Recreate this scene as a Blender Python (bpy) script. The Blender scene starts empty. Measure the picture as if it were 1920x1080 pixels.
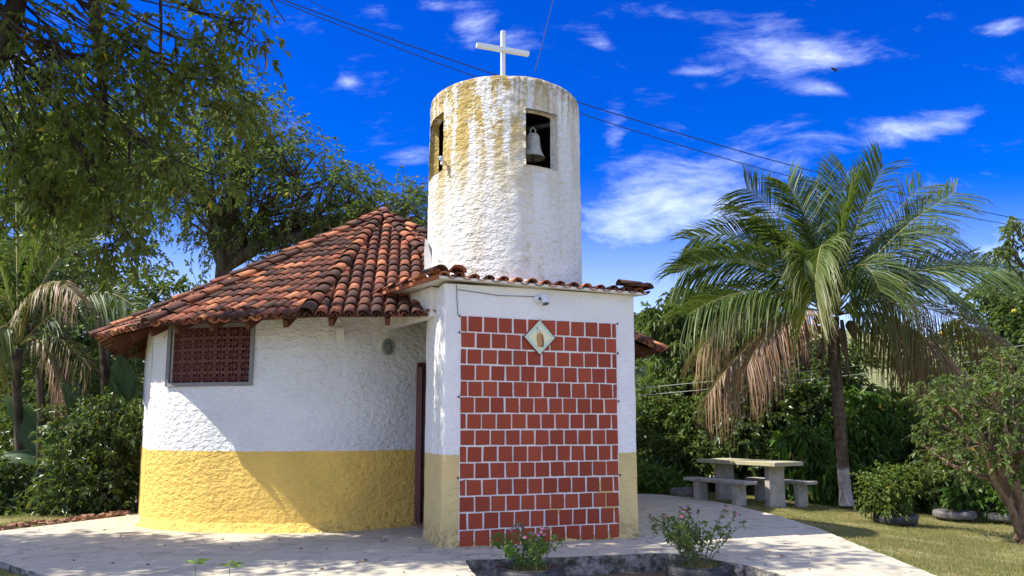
import bpy, math, random
import numpy as np
from mathutils import Vector, Matrix, noise

# ------------------------------------------------------------------ camera, sky, sun, exposure
sc = bpy.context.scene
col = sc.collection
random.seed(7)
rng = np.random.default_rng(11)
cam_d = bpy.data.cameras.new('camera'); cam = bpy.data.objects.new('camera', cam_d); col.objects.link(cam)
cam.location = (0, 0, 1.42)
TH = math.atan(1400/11000)
cam.rotation_euler = (math.pi/2 + TH, 0, 0)
cam_d.sensor_width = 36; cam_d.lens = 1400/1920*36
cam_d.shift_y = 81.8/1920
cam_d.clip_start = 0.05; cam_d.clip_end = 2000
sc.camera = cam
sc.view_settings.view_transform = 'Standard'; sc.view_settings.look = 'None'
sc.view_settings.exposure = 1.1; sc.view_settings.gamma = 1; sc.view_settings.use_curve_mapping = False

SUN = Vector((-.98, -.20, 0)).normalized()
EL = math.radians(54)
sdir = Vector((SUN.x*math.cos(EL), SUN.y*math.cos(EL), math.sin(EL)))
sl = bpy.data.lights.new('sun', 'SUN'); so = bpy.data.objects.new('sun', sl); col.objects.link(so)
so.rotation_euler = sdir.to_track_quat('Z', 'Y').to_euler(); so.location = (-20, -3, 30)
sl.energy = 4.0; sl.angle = math.radians(0.5); sl.color = (1, .95, .86)

world = bpy.data.worlds.new('World'); sc.world = world; world.use_nodes = True

class NT:
    """tiny node-tree helper"""
    def __init__(s, nt): s.nt = nt
    def n(s, typ, inp=None, **kw):
        nd = s.nt.nodes.new(typ)
        for k, v in kw.items(): setattr(nd, k, v)
        for k, v in (inp or {}).items():
            if isinstance(v, bpy.types.NodeSocket): s.nt.links.new(v, nd.inputs[k])
            else: nd.inputs[k].default_value = v
        return nd
    def m(s, op, a, b=0.0, c=None, clamp=False):
        d = {0: a, 1: b}
        if c is not None: d[2] = c
        return s.n('ShaderNodeMath', d, operation=op, use_clamp=clamp).outputs[0]
    def mix(s, f, a, b, blend='MIX'):
        nd = s.nt.nodes.new('ShaderNodeMix'); nd.data_type = 'RGBA'; nd.blend_type = blend
        for sk, v in ((nd.inputs[0], f), (nd.inputs[6], a), (nd.inputs[7], b)):
            if isinstance(v, bpy.types.NodeSocket): s.nt.links.new(v, sk)
            else: sk.default_value = v if not isinstance(v, tuple) else (v + (1,))[:4]
        return nd.outputs[2]
    def noise(s, vec, scale, detail=4, rough=.55, dist=0.0):
        return s.n('ShaderNodeTexNoise', {'Vector': vec, 'Scale': scale, 'Detail': detail, 'Roughness': rough, 'Distortion': dist}).outputs[0]
    def ramp(s, f, a, b):
        return s.n('ShaderNodeMapRange', {0: f, 1: a, 2: b, 3: 0.0, 4: 1.0}, interpolation_type='SMOOTHSTEP').outputs[0]

def build_world():
    nt = world.node_tree; nt.nodes.clear(); T = NT(nt)
    sky = T.n('ShaderNodeTexSky', sky_type='NISHITA', sun_disc=False, sun_elevation=EL,
              sun_rotation=math.atan2(sdir.x, sdir.y), altitude=600, air_density=1.0, dust_density=.25, ozone_density=4.0)
    hs = T.n('ShaderNodeHueSaturation', {'Hue': .530, 'Saturation': 1.5, 'Value': 1.0, 'Color': sky.outputs[0]}).outputs[0]
    d = T.n('ShaderNodeTexCoord').outputs['Generated']
    sp = T.n('ShaderNodeSeparateXYZ', {0: d})
    y = T.m('MAXIMUM', T.m('ABSOLUTE', sp.outputs[1]), .08)
    u = T.m('DIVIDE', sp.outputs[0], y); v = T.m('DIVIDE', sp.outputs[2], y)
    uv = T.n('ShaderNodeCombineXYZ', {0: u, 1: v}).outputs[0]
    # drawn-out cirrus fibres
    warp = T.n('ShaderNodeTexNoise', {'Vector': uv, 'Scale': 3.0, 'Detail': 3}).outputs[1]
    wv = T.n('ShaderNodeVectorMath', {0: warp, 1: (.5, .5, .5)}, operation='SUBTRACT').outputs[0]
    wv = T.n('ShaderNodeVectorMath', {0: wv, 'Scale': .10}, operation='SCALE').outputs[0]
    uvw = T.n('ShaderNodeVectorMath', {0: uv, 1: wv}, operation='ADD').outputs[0]
    mp = T.n('ShaderNodeMapping', {'Vector': uvw, 'Rotation': (0, 0, -.2), 'Scale': (3.0, 8.5, 1)}).outputs[0]
    fib = T.noise(mp, 1.9, 9, .66, .25)
    puff = T.noise(uvw, 9.0, 6, .55)
    tex = T.m('ADD', T.m('MULTIPLY', fib, .75), T.m('MULTIPLY', puff, .25))
    tot = None
    for (cu, cv, ru, rv, rot, amp) in CLOUDS:
        mpp = T.n('ShaderNodeMapping', {'Vector': uvw, 'Location': (cu, cv, 0), 'Rotation': (0, 0, rot), 'Scale': (ru, rv, 1)}, vector_type='TEXTURE').outputs[0]
        r = T.n('ShaderNodeVectorMath', {0: mpp}, operation='LENGTH').outputs['Value']
        g = T.m('MULTIPLY', T.m('SUBTRACT', 1.0, T.ramp(r, .0, 1.5)), amp)
        tot = g if tot is None else T.m('ADD', tot, g)
    inside = T.m('MULTIPLY', T.m('MULTIPLY', T.ramp(T.m('ABSOLUTE', u), .95, .72), T.ramp(v, .85, .68)), T.ramp(sp.outputs[1], 0.0, .1))
    base = T.m('MULTIPLY', T.m('SUBTRACT', 1.0, inside), 1.2)          # heavier cirrus added outside the view to whiten the shade
    tot = T.m('ADD', tot, base)
    dens = T.ramp(T.m('ADD', T.m('MULTIPLY', tex, 4.2), T.m('SUBTRACT', T.m('MULTIPLY', T.m('MINIMUM', tot, 1.35), .95), 2.30)), .0, 1.9)
    dens = T.m('MULTIPLY', dens, .62)
    # low white haze near the skyline
    hz = T.m('MULTIPLY', T.ramp(v, .36, .0), .45)
    dens = T.m('MAXIMUM', dens, hz)
    c = T.mix(dens, hs, (7.6, 8.3, 9.6))
    bg = T.n('ShaderNodeBackground', {'Color': c, 'Strength': 0.11})
    o = T.n('ShaderNodeOutputWorld', {'Surface': bg.outputs[0]})
CLOUDS = [(0.387, 0.557, 0.179, 0.036, -0.14, 0.75), (0.408, 0.517, 0.107, 0.029, 0, 0.8), (0.296, 0.36, 0.15, 0.043, 0.175, 0.95), (0.198, 0.28, 0.15, 0.05, 0, 1.1), (0.322, 0.269, 0.143, 0.043, 0, 0.8),
 (0.586, 0.426, 0.086, 0.023, 0.244, 1), (0.507, 0.407, 0.064, 0.029, 0.175, 0.5), (0.428, 0.463, 0.057, 0.016, -0.14, 0.85), (0.125, 0.543, 0.039, 0.021, -0.524, 0.7), (-0.046, 0.585, 0.05, 0.036, 1.047, 0.8), (-0.107, 0.602, 0.043, 0.014, 0, 0.7),
 (-0.194, 0.581, 0.05, 0.026, -0.611, 0.7), (0.706, 0.567, 0.05, 0.019, -0.175, 0.95), (0.143, 0.414, 0.019, 0.043, 0, 0.6), (-0.241, 0.481, 0.021, 0.014, 0.349, 0.5), (-0.156, 0.359, 0.05, 0.026, 0.175, 0.62),
 (0.613, 0.333, 0.079, 0.024, 0.14, 0.8), (0.65, 0.239, 0.129, 0.036, 0.262, 0.85), (0.477, 0.158, 0.3, 0.057, 0, 0.7), (0.256, 0.505, 0.05, 0.009, 0, 0.7), (-0.7, 0.485, 0.043, 0.043, 0, 0.8), (0.015, 0.545, 0.043, 0.019, 0, 0.45)]
build_world()

# ------------------------------------------------------------------ object helpers
def tag(o, label=None, cat=None, group=None, kind=None):
    if label: o['label'] = label
    if cat: o['category'] = cat
    if group: o['group'] = group
    if kind: o['kind'] = kind
    return o
def link(name, me, mat=None, parent=None):
    o = bpy.data.objects.new(name, me); col.objects.link(o)
    if mat is not None and not me.materials: me.materials.append(mat)
    if parent is not None:
        o.parent = parent
        if parent.type == 'EMPTY':
            o.matrix_parent_inverse = (Matrix.Translation(parent.location)).inverted()
    return o
def empty(name, loc, label, cat, group=None):
    o = bpy.data.objects.new(name, None); col.objects.link(o); o.location = loc; o.empty_display_size = .1
    return tag(o, label, cat, group)
def mesh(name, V, F, smooth=False):
    me = bpy.data.meshes.new(name)
    if isinstance(F, np.ndarray):
        nf, k = F.shape; V = np.asarray(V, dtype=np.float32)
        me.vertices.add(len(V)); me.vertices.foreach_set('co', V.ravel())
        me.loops.add(nf*k); me.loops.foreach_set('vertex_index', F.ravel().astype(np.int32))
        me.polygons.add(nf); me.polygons.foreach_set('loop_start', np.arange(0, nf*k, k, dtype=np.int32))
        me.polygons.foreach_set('loop_total', np.full(nf, k, dtype=np.int32))
        if smooth: me.polygons.foreach_set('use_smooth', np.ones(nf, dtype=bool))
        me.update(calc_edges=True)
    else:
        me.from_pydata([tuple(v) for v in V], [], F); me.update()
        if smooth: me.polygons.foreach_set('use_smooth', np.ones(len(me.polygons), dtype=bool))
    return me
class MB:
    def __init__(s): s.V = []; s.F = []
    def add(s, V, F):
        k = len(s.V); s.V += [tuple(v) for v in V]; s.F += [tuple(i+k for i in f) for f in F]; return s
    def box(s, c, size, M=None, jit=0.0):
        x, y, z = [q/2 for q in size]; V = []
        for a in (-1, 1):
            for b in (-1, 1):
                for d in (-1, 1):
                    p = Vector((a*x, b*y, d*z))
                    if jit: p += Vector((random.uniform(-jit, jit), random.uniform(-jit, jit), random.uniform(-jit, jit)))
                    if M is not None: p = M @ p
                    V.append(p + Vector(c))
        return s.add(V, [(0,1,3,2), (4,6,7,5), (0,4,5,1), (2,3,7,6), (0,2,6,4), (1,5,7,3)])
    def bar(s, a, b, w, h=None):
        a, b = Vector(a), Vector(b); d = b-a; h = h or w
        return s.box((a+b)/2, (w, h, d.length), d.to_track_quat('Z', 'Y').to_matrix())
    def tube(s, pts, radii, n=8, cap=True):
        pts = [Vector(p) for p in pts]; V = []; F = []
        if not hasattr(radii, '__len__'): radii = [radii]*len(pts)
        ref = Vector((0.3, .9, .2)).normalized()
        for i, p in enumerate(pts):
            t = (pts[min(i+1, len(pts)-1)] - pts[max(i-1, 0)]).normalized()
            u = t.cross(ref)
            if u.length < .1: u = t.cross(Vector((1, 0, 0)))
            u.normalize(); w = t.cross(u)
            for k in range(n):
                a = 2*math.pi*k/n; V.append(p + (u*math.cos(a) + w*math.sin(a))*radii[i])
        for i in range(len(pts)-1):
            for k in range(n):
                F.append((i*n+k, i*n+(k+1)%n, (i+1)*n+(k+1)%n, (i+1)*n+k))
        if cap: F += [tuple(range(n-1, -1, -1)), tuple((len(pts)-1)*n + k for k in range(n))]
        return s.add(V, F)
    def lathe(s, prof, c, n=24, M=None):
        V = []; F = []
        for r, z in prof:
            for k in range(n):
                a = 2*math.pi*k/n; p = Vector((r*math.cos(a), r*math.sin(a), z))
                if M is not None: p = M @ p
                V.append(p + Vector(c))
        for i in range(len(prof)-1):
            for k in range(n): F.append((i*n+k, i*n+(k+1)%n, (i+1)*n+(k+1)%n, (i+1)*n+k))
        return s.add(V, F)
    def build(s, name, mat, parent=None, smooth=False):
        return link(name, mesh(name, s.V, s.F, smooth), mat, parent)
def fix_normals(o):
    import bmesh
    bm = bmesh.new(); bm.from_mesh(o.data); bmesh.ops.recalc_face_normals(bm, faces=bm.faces); bm.to_mesh(o.data); bm.free()
    return o

# ------------------------------------------------------------------ materials
def mat(name, fn):
    m = bpy.data.materials.new(name); m.use_nodes = True; m.node_tree.nodes.clear()
    T = NT(m.node_tree); out = fn(T); T.n('ShaderNodeOutputMaterial', {0: out}); return m
def pr(T, colr, rough=.8, bump=None, spec=.3, metal=0.0):
    d = {'Base Color': colr if isinstance(colr, bpy.types.NodeSocket) else tuple(colr)+(1,), 'Roughness': rough, 'Specular IOR Level': spec, 'Metallic': metal}
    if bump is not None: d['Normal'] = bump
    return T.n('ShaderNodeBsdfPrincipled', d).outputs[0]
def bmp(T, h, dist=.01, st=1.0, nrm=None):
    d = {'Height': h, 'Distance': dist, 'Strength': st}
    if nrm is not None: d['Normal'] = nrm
    return T.n('ShaderNodeBump', d).outputs[0]
def P(T): return T.n('ShaderNodeNewGeometry').outputs['Position']
def C3(T, f, *stops):
    r = T.nt.nodes.new('ShaderNodeValToRGB'); T.nt.links.new(f, r.inputs[0])
    e = r.color_ramp.elements
    while len(e) < len(stops): e.new(.5)
    for q, (p, c) in zip(e, stops): q.position = p; q.color = tuple(c)+(1,)
    return r.outputs[0]

def stucco(T, low, lowz=1.085, stain=False, relief=1.0, dirt_z=0.35):
    p = P(T); z = T.n('ShaderNodeSeparateXYZ', {0: p}).outputs[2]
    ps = T.n('ShaderNodeMapping', {'Vector': p, 'Scale': (1, 1, 1.45)}).outputs[0]
    lump = T.noise(ps, 11, 2, .5, .15); fine = T.noise(ps, 30, 4, .6)
    h = T.m('ADD', T.m('MULTIPLY', lump, 1.0), T.m('MULTIPLY', fine, .5))
    white = T.mix(T.ramp(T.noise(p, 1.4, 4), .35, .75), (.80, .79, .76), (.70, .69, .66))
    c = white
    if low is not None:
        yl = T.mix(T.ramp(T.noise(p, 2.1, 5), .3, .75), low, tuple(q*.84 for q in low))
        zz = T.m('ADD', z, T.m('MULTIPLY', T.m('SUBTRACT', T.noise(p, 9, 3), .5), .035))
        c = T.mix(T.ramp(zz, lowz-.004, lowz+.004), yl, white)
    # splashed dirt near the ground
    dm = T.m('MULTIPLY', T.ramp(T.m('ADD', z, T.m('MULTIPLY', T.noise(p, 6, 5, .65), .35)), dirt_z, .12), T.ramp(T.noise(p, 17, 5, .7), .42, .62))
    c = T.mix(T.m('MULTIPLY', dm, .75), c, (.16, .12, .06))
    # faint weathering
    c = T.mix(T.m('MULTIPLY', T.ramp(T.noise(p, 23, 6, .7), .62, .8), .35), c, (.35, .32, .27))
    if stain:
        st = T.n('ShaderNodeMapping', {'Vector': p, 'Scale': (4.2, 4.2, .62)}).outputs[0]
        s1 = T.noise(st, 1.25, 4, .55, .5); rag = T.noise(p, 15, 5, .7)
        reach = T.ramp(T.m('ADD', z, T.m('MULTIPLY', s1, 1.9)), 4.9, 7.1)
        s2 = T.ramp(T.m('ADD', s1, T.m('MULTIPLY', T.m('SUBTRACT', rag, .5), .62)), .41, .54)
        side = T.ramp(T.m('ADD', T.n('ShaderNodeSeparateXYZ', {0: p}).outputs[0], T.m('MULTIPLY', rag, .3)), .95, -.25)
        mk = T.m('MULTIPLY', T.m('MULTIPLY', s2, T.m('ADD', .32, T.m('MULTIPLY', side, .68))), T.m('ADD', T.m('MULTIPLY', reach, 1.25), .12), clamp=True)
        c = T.mix(mk, c, T.mix(rag, (.31, .21, .055), (.68, .52, .19)))
        # dark algae rim at the top and specks
        topm = T.m('MULTIPLY', T.ramp(T.m('ADD', z, T.m('MULTIPLY', s1, .55)), 6.0, 6.28), T.ramp(rag, .35, .6))
        c = T.mix(T.m('MULTIPLY', topm, .75), c, (.26, .19, .07))
        thin = T.noise(T.n('ShaderNodeMapping', {'Vector': p, 'Scale': (16, 16, .8)}).outputs[0], 1.5, 4, .6)
        tm = T.m('MULTIPLY', T.ramp(thin, .5, .66), T.ramp(z, 5.2, 6.0))
        c = T.mix(T.m('MULTIPLY', tm, .7), c, (.33, .27, .15))
        lowst = T.m('MULTIPLY', T.ramp(z, 4.3, 3.5), T.ramp(s1, .5, .66))
        c = T.mix(T.m('MULTIPLY', T.m('MULTIPLY', lowst, T.ramp(rag, .4, .6)), .6), c, (.42, .30, .12))
    return pr(T, c, .85, bmp(T, h, .05*relief, .85), .2)
WHITE = mat('white_stucco', lambda T: stucco(T, (.86, .57, .135), relief=1.1))
ENTRY = mat('entry_stucco', lambda T: stucco(T, (.70, .54, .24), relief=.5, dirt_z=.55))
TOWER = mat('tower_stucco', lambda T: stucco(T, None, stain=True, relief=1.4))
PLAIN = mat('plain_white', lambda T: pr(T, T.mix(T.ramp(T.noise(P(T), 5, 5, .65), .4, .8), (.74, .72, .68), (.55, .50, .42)), .8, bmp(T, T.noise(P(T), 30, 4), .01, .5)))
def tile_m(T):
    oi = T.n('ShaderNodeObjectInfo').outputs['Random']; at = T.n('ShaderNodeAttribute', attribute_name='rnd').outputs['Fac']
    r = T.m('FRACT', T.m('ADD', T.m('MULTIPLY', oi, 7.13), at)); p = P(T)
    base = C3(T, r, (0, (.13, .045, .03)), (.35, (.22, .07, .04)), (.65, (.30, .095, .05)), (.9, (.40, .14, .065)), (1, (.56, .24, .115)))
    n = T.noise(p, 1.5, 6, .72); n2 = T.noise(p, 21, 6, .7)
    dk = T.ramp(T.m('ADD', T.m('MULTIPLY', n, .8), T.m('ADD', T.m('MULTIPLY', n2, .55), T.m('MULTIPLY', r, -.22))), .42, .64)
    c = T.mix(T.m('MULTIPLY', dk, .82), base, (.045, .028, .022))
    li = T.ramp(T.noise(p, 55, 3, .6), .66, .72)
    c = T.mix(T.m('MULTIPLY', li, .5), c, (.38, .30, .24))
    return pr(T, c, .82, bmp(T, n2, .012, .8), .25)
TILE = mat('clay_tile', tile_m)
def brick_m(T):
    p = P(T); oi = T.n('ShaderNodeObjectInfo').outputs['Random']
    ln = T.noise(T.n('ShaderNodeMapping', {'Vector': p, 'Scale': (3, 3, 34)}).outputs[0], 2.0, 4, .6)
    c = T.mix(T.m('MULTIPLY', T.ramp(ln, .45, .75), .4), T.mix(oi, (.26, .037, .012), (.35, .058, .019)), (.22, .035, .022))
    c = T.mix(T.m('MULTIPLY', T.ramp(T.noise(p, 40, 4, .7), .68, .76), .45), c, (.55, .42, .36))
    return pr(T, c, .6, bmp(T, T.m('ADD', ln, T.m('MULTIPLY', T.noise(p, 26, 3), .5)), .008, .7), .35)
BRICK = mat('red_painted_brick', brick_m)
MORTAR = mat('white_joint', lambda T: pr(T, T.mix(T.ramp(T.noise(P(T), 30, 4, .7), .55, .75), (.78, .76, .73), (.42, .30, .24)), .8, bmp(T, T.noise(P(T), 60, 3), .01, .7)))
def conc_m(T):
    p = P(T)
    a = T.noise(p, .8, 6, .65, .3); b = T.noise(p, 6, 6, .7); f = T.noise(p, 120, 3, .6)
    c = T.mix(a, (.53, .475, .36), (.43, .38, .28))
    c = T.mix(T.m('MULTIPLY', T.ramp(b, .47, .66), .45), c, (.25, .225, .18))
    c = T.mix(T.m('MULTIPLY', T.ramp(T.noise(p, 1.7, 5, .7, 1.0), .52, .62), .45), c, (.25, .215, .165))
    vo = T.n('ShaderNodeTexVoronoi', {'Vector': T.n('ShaderNodeVectorMath', {0: p, 1: T.n('ShaderNodeVectorMath', {0: T.n('ShaderNodeTexNoise', {'Vector': p, 'Scale': 1.6, 'Detail': 5}).outputs[1], 'Scale': 1.3}, operation='SCALE').outputs[0]}, operation='ADD').outputs[0], 'Scale': .33}, feature='DISTANCE_TO_EDGE').outputs[0]
    crack = T.ramp(vo, .007, .002)
    c = T.mix(T.m('MULTIPLY', crack, .6), c, (.15, .14, .13))
    c = T.mix(T.m('MULTIPLY', T.ramp(f, .6, .75), .35), c, (.62, .6, .56))
    h = T.m('ADD', T.m('ADD', T.m('MULTIPLY', b, .7), T.m('MULTIPLY', f, .18)), T.m('MULTIPLY', crack, -.5))
    return pr(T, c, .85, bmp(T, h, .012, .7), .25)
CONC = mat('patio_concrete', conc_m)
def rough_conc(T):
    p = P(T); n = T.noise(p, 9, 6, .7); v = T.n('ShaderNodeTexVoronoi', {'Vector': p, 'Scale': 16.0}).outputs[0]
    c = T.mix(T.ramp(n, .35, .65), (.085, .075, .055), (.42, .39, .33))
    c = T.mix(T.m('MULTIPLY', T.ramp(T.noise(p, 4, 4), .5, .7), .5), c, (.06, .07, .03))
    return pr(T, c, .95, bmp(T, T.m('ADD', n, T.m('MULTIPLY', v, .5)), .05, 1.0), .1)
STEP = mat('rough_mossy_concrete', rough_conc)
def bench_m(T):
    p = P(T); n = T.noise(p, 7, 6, .7)
    nz = T.n('ShaderNodeSeparateXYZ', {0: T.n('ShaderNodeNewGeometry').outputs['Normal']}).outputs[2]
    c = T.mix(T.ramp(n, .35, .7), (.42, .385, .33), (.27, .245, .21))
    c = T.mix(T.m('MULTIPLY', T.m('MULTIPLY', T.ramp(T.n('ShaderNodeSeparateXYZ', {0: p}).outputs[2], .6, .75), T.ramp(T.noise(p, 4, 4), .3, .6)), .65), c, (.40, .37, .14))
    return pr(T, c, .9, bmp(T, T.noise(p, 45, 5, .7), .012, .8), .15)
BENCH = mat('weathered_cast_concrete', bench_m)
def ground_m(T):
    p = P(T); a = T.noise(p, .55, 6, .65, .4); b = T.noise(p, 5, 6, .7); f = T.noise(p, 60, 4, .7)
    c = C3(T, T.m('ADD', T.m('MULTIPLY', T.noise(p, 1.3, 6, .7, .6), .6), T.m('MULTIPLY', b, .4)), (.40, (.11, .13, .035)), (.47, (.20, .19, .065)), (.56, (.30, .25, .115)), (.68, (.34, .26, .15)))
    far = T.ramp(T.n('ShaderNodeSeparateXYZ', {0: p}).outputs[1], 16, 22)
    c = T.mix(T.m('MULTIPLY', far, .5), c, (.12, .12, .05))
    c = T.mix(T.m('MULTIPLY', T.ramp(f, .5, .75), .4), c, (.06, .07, .02))
    return pr(T, c, .95, bmp(T, T.m('ADD', b, f), .03, .8), .1)
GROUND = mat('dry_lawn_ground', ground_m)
SOIL = mat('soil', lambda T: pr(T, T.mix(T.noise(P(T), 8, 6, .7), (.13, .085, .05), (.24, .18, .12)), .95, bmp(T, T.noise(P(T), 28, 5, .7), .03, 1), .1))
def hill_m(T):
    p = P(T); a = T.noise(p, .06, 6, .6); b = T.noise(p, .5, 5, .7)
    c = C3(T, T.m('ADD', T.m('MULTIPLY', a, .55), T.m('MULTIPLY', b, .45)), (.36, (.10, .13, .045)), (.50, (.19, .19, .085)), (.66, (.28, .245, .14)))
    return pr(T, c, .95, None, .1)
HILLM = mat('hill_pasture', hill_m)
RUB = mat('tyre_rubber', lambda T: pr(T, T.mix(T.ramp(T.noise(P(T), 9, 6, .7), .45, .7), (.022, .023, .026), (.085, .08, .072)), .6, bmp(T, T.noise(P(T), 40, 4), .006, .6), .4))
TYREG = mat('grey_painted_tyre', lambda T: pr(T, T.mix(T.ramp(T.noise(P(T), 8, 6, .7), .4, .65), (.19, .18, .17), (.08, .075, .07)), .8, bmp(T, T.noise(P(T), 30, 4), .01, .7), .2))
WOOD = mat('dark_door_wood', lambda T: pr(T, T.mix(T.noise(T.n('ShaderNodeMapping', {'Vector': P(T), 'Scale': (14, 14, 1.2)}).outputs[0], 2, 5, .6), (.075, .018, .012), (.15, .042, .026)), .45, None, .4))
RAFT = mat('rafter_wood', lambda T: pr(T, T.mix(T.noise(P(T), 9, 5, .7), (.07, .028, .018), (.17, .075, .045)), .85, None, .1))
GLASSD = mat('dark_glass', lambda T: pr(T, (.012, .012, .02), .12, None, .6))
LATT = mat('terracotta_lattice', lambda T: pr(T, T.mix(T.noise(P(T), 20, 5, .7), (.13, .052, .045), (.20, .085, .068)), .85, bmp(T, T.noise(P(T), 60, 3), .005, .6), .1))
DARK = mat('interior_shade', lambda T: pr(T, (.03, .02, .018), .95, None, .1))  # near black colour stands in for the shade indoors
PAINT = mat('white_metal_paint', lambda T: pr(T, T.mix(T.ramp(T.noise(P(T), 25, 5, .7), .55, .75), (.66, .69, .72), (.42, .40, .37)), .4, None, .5))
BELLM = mat('bell_metal', lambda T: pr(T, T.mix(T.ramp(T.noise(P(T), 18, 5, .7), .4, .7), (.46, .46, .41), (.27, .27, .24)), .5, None, .4))
IRON = mat('dark_iron', lambda T: pr(T, (.05, .045, .045), .6, None, .3))
CABLE = mat('cable', lambda T: pr(T, (.02, .022, .03), .6, None, .2))
WIREL = mat('pale_wire', lambda T: pr(T, (.45, .46, .38), .5, None, .3))
ORN = mat('verdigris_plaque', lambda T: pr(T, T.mix(T.noise(P(T), 60, 4, .7), (.10, .12, .11), (.28, .30, .27)), .6, bmp(T, T.noise(P(T), 80, 3), .006, 1), .4))
GREYW = mat('grey_window_frame', lambda T: pr(T, T.mix(T.noise(P(T), 12, 4, .7), (.17, .165, .16), (.27, .265, .26)), .7, None, .2))
CERA = mat('cream_glazed_tile', lambda T: pr(T, T.mix(T.ramp(T.noise(P(T), 14, 3), .35, .65), (.74, .70, .38), (.70, .72, .52)), .3, None, .5))
CERB = mat('green_glazed_border', lambda T: pr(T, T.mix(T.noise(P(T), 40, 3), (.30, .50, .40), (.72, .72, .55)), .3, None, .5))
ROBE = mat('brown_robe_glaze', lambda T: pr(T, T.mix(T.noise(P(T), 50, 3), (.42, .17, .03), (.55, .28, .07)), .3, None, .5))
ROBED = mat('dark_cloak_glaze', lambda T: pr(T, (.19, .10, .05), .3, None, .5))
SKINT = mat('pale_glaze', lambda T: pr(T, (.60, .42, .28), .3, None, .5))
STAFF = mat('grey_green_glaze', lambda T: pr(T, (.34, .38, .30), .3, None, .5))
def leaf_m(name, a, b, dry=None, trans=.35, rough=.42, spec=.35, yellow=.02):
    def fn(T):
        r = T.n('ShaderNodeAttribute', attribute_name='rnd').outputs['Fac']
        c = T.mix(T.m('FRACT', T.m('MULTIPLY', r, 37.3)), a, b)
        c = T.mix(T.m('GREATER_THAN', T.m('FRACT', T.m('MULTIPLY', r, 91.7)), 1-yellow), c, (.45, .30, .03))
        if dry is not None:
            dr = T.n('ShaderNodeAttribute', attribute_name='dry').outputs['Fac']
            dd = T.ramp(T.m('ADD', dr, T.m('MULTIPLY', T.m('SUBTRACT', T.m('FRACT', T.m('MULTIPLY', r, 53.1)), .5), .35)), .35, .62)
            c = T.mix(T.ramp(dr, .1, .5), c, (.16, .15, .035))
            c = T.mix(dd, c, T.mix(T.m('FRACT', T.m('MULTIPLY', r, 19.7)), dry, tuple(q*.55 for q in dry)))
        bs = pr(T, c, rough, None, spec)
        tr = T.n('ShaderNodeBsdfTranslucent', {'Color': T.mix(.35, c, (.30, .42, .03))}).outputs[0]
        return T.n('ShaderNodeMixShader', {0: trans, 1: bs, 2: tr}).outputs[0]
    return mat(name, fn)
L_OLIVE = leaf_m('olive_green_leaf', (.060, .090, .02), (.14, .165, .035), rough=.6, spec=.2, trans=.48, yellow=.006)
L_DARK = leaf_m('dark_glossy_leaf', (.038, .070, .022), (.095, .135, .038), rough=.34, spec=.45, yellow=.005)
L_MID = leaf_m('mid_green_leaf', (.065, .110, .025), (.13, .18, .042), yellow=.004)
L_BRIGHT = leaf_m('bright_green_leaf', (.055, .15, .02), (.13, .235, .04), trans=.4, yellow=.01)
L_LIME = leaf_m('yellow_green_leaf', (.075, .125, .02), (.15, .20, .04), trans=.4, yellow=.004)
L_FEATH = leaf_m('feathery_leaf', (.060, .100, .03), (.13, .17, .05), rough=.6, spec=.2, trans=.45, yellow=.01)
L_BANANA = leaf_m('banana_leaf', (.03, .08, .03), (.05, .115, .04), rough=.45, spec=.3, yellow=0)
L_PALM = leaf_m('palm_leaflet', (.045, .085, .018), (.105, .15, .035), dry=(.34, .20, .115), trans=.25, rough=.45, spec=.3, yellow=0)
L_FARW = leaf_m('far_wood_leaf', (.04, .065, .03), (.07, .10, .05), yellow=0)
L_GRASS = leaf_m('grass_blade', (.10, .13, .025), (.40, .33, .14), trans=.3, rough=.6, spec=.2, yellow=.0)
FLOW = leaf_m('pink_petal', (.60, .10, .36), (.72, .20, .52), trans=.3, yellow=0)
def bark(name, a, b, sc_=6.0, ring=None):
    def fn(T):
        p = P(T); n = T.noise(T.n('ShaderNodeMapping', {'Vector': p, 'Scale': (1, 1, .35)}).outputs[0], sc_, 6, .7)
        c = T.mix(T.ramp(n, .35, .7), a, b)
        if ring:
            z = T.n('ShaderNodeSeparateXYZ', {0: p}).outputs[2]
            c = T.mix(T.m('MULTIPLY', T.ramp(T.m('SINE', T.m('ADD', T.m('MULTIPLY', z, 42.0), T.m('MULTIPLY', n, 6))), .2, .9), .5), c, (.06, .045, .035))
            c = T.mix(T.ramp(T.m('ADD', z, T.m('MULTIPLY', n, .25)), .74, .64), c, T.mix(T.ramp(n, .4, .7), (.40, .36, .33), (.25, .22, .20)))
        return pr(T, c, .9, bmp(T, n, .03, .9), .15)
    return mat(name, fn)
BARK = bark('grey_brown_bark', (.05, .038, .026), (.15, .12, .09))
BARKD = bark('dark_vine_bark', (.025, .02, .014), (.07, .055, .035))
BARKR = bark('reddish_bark', (.13, .07, .04), (.30, .22, .15), 9)
BARKP = bark('palm_bark', (.065, .045, .03), (.16, .12, .08), 9, ring=True)
STEM = mat('green_stem', lambda T: pr(T, (.10, .12, .05), .6))
RACH = mat('frond_rachis', lambda T: pr(T, T.mix(T.noise(P(T), 3, 3), (.20, .22, .05), (.32, .24, .09)), .5))
COCO = mat('green_coconut', lambda T: pr(T, T.mix(T.noise(P(T), 9, 3), (.20, .27, .04), (.34, .36, .08)), .4, None, .4))
LEMON = mat('yellow_fruit', lambda T: pr(T, (.62, .48, .05), .5))
DRYH = mat('dry_husk', lambda T: pr(T, T.mix(T.noise(P(T), 12, 5), (.05, .032, .022), (.17, .115, .075)), .9))
RUBB = mat('brick_rubble', lambda T: pr(T, T.mix(T.noise(P(T), 12, 5, .7), (.26, .10, .055), (.32, .22, .15)), .9, bmp(T, T.noise(P(T), 30, 4), .02, 1), .1))

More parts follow.
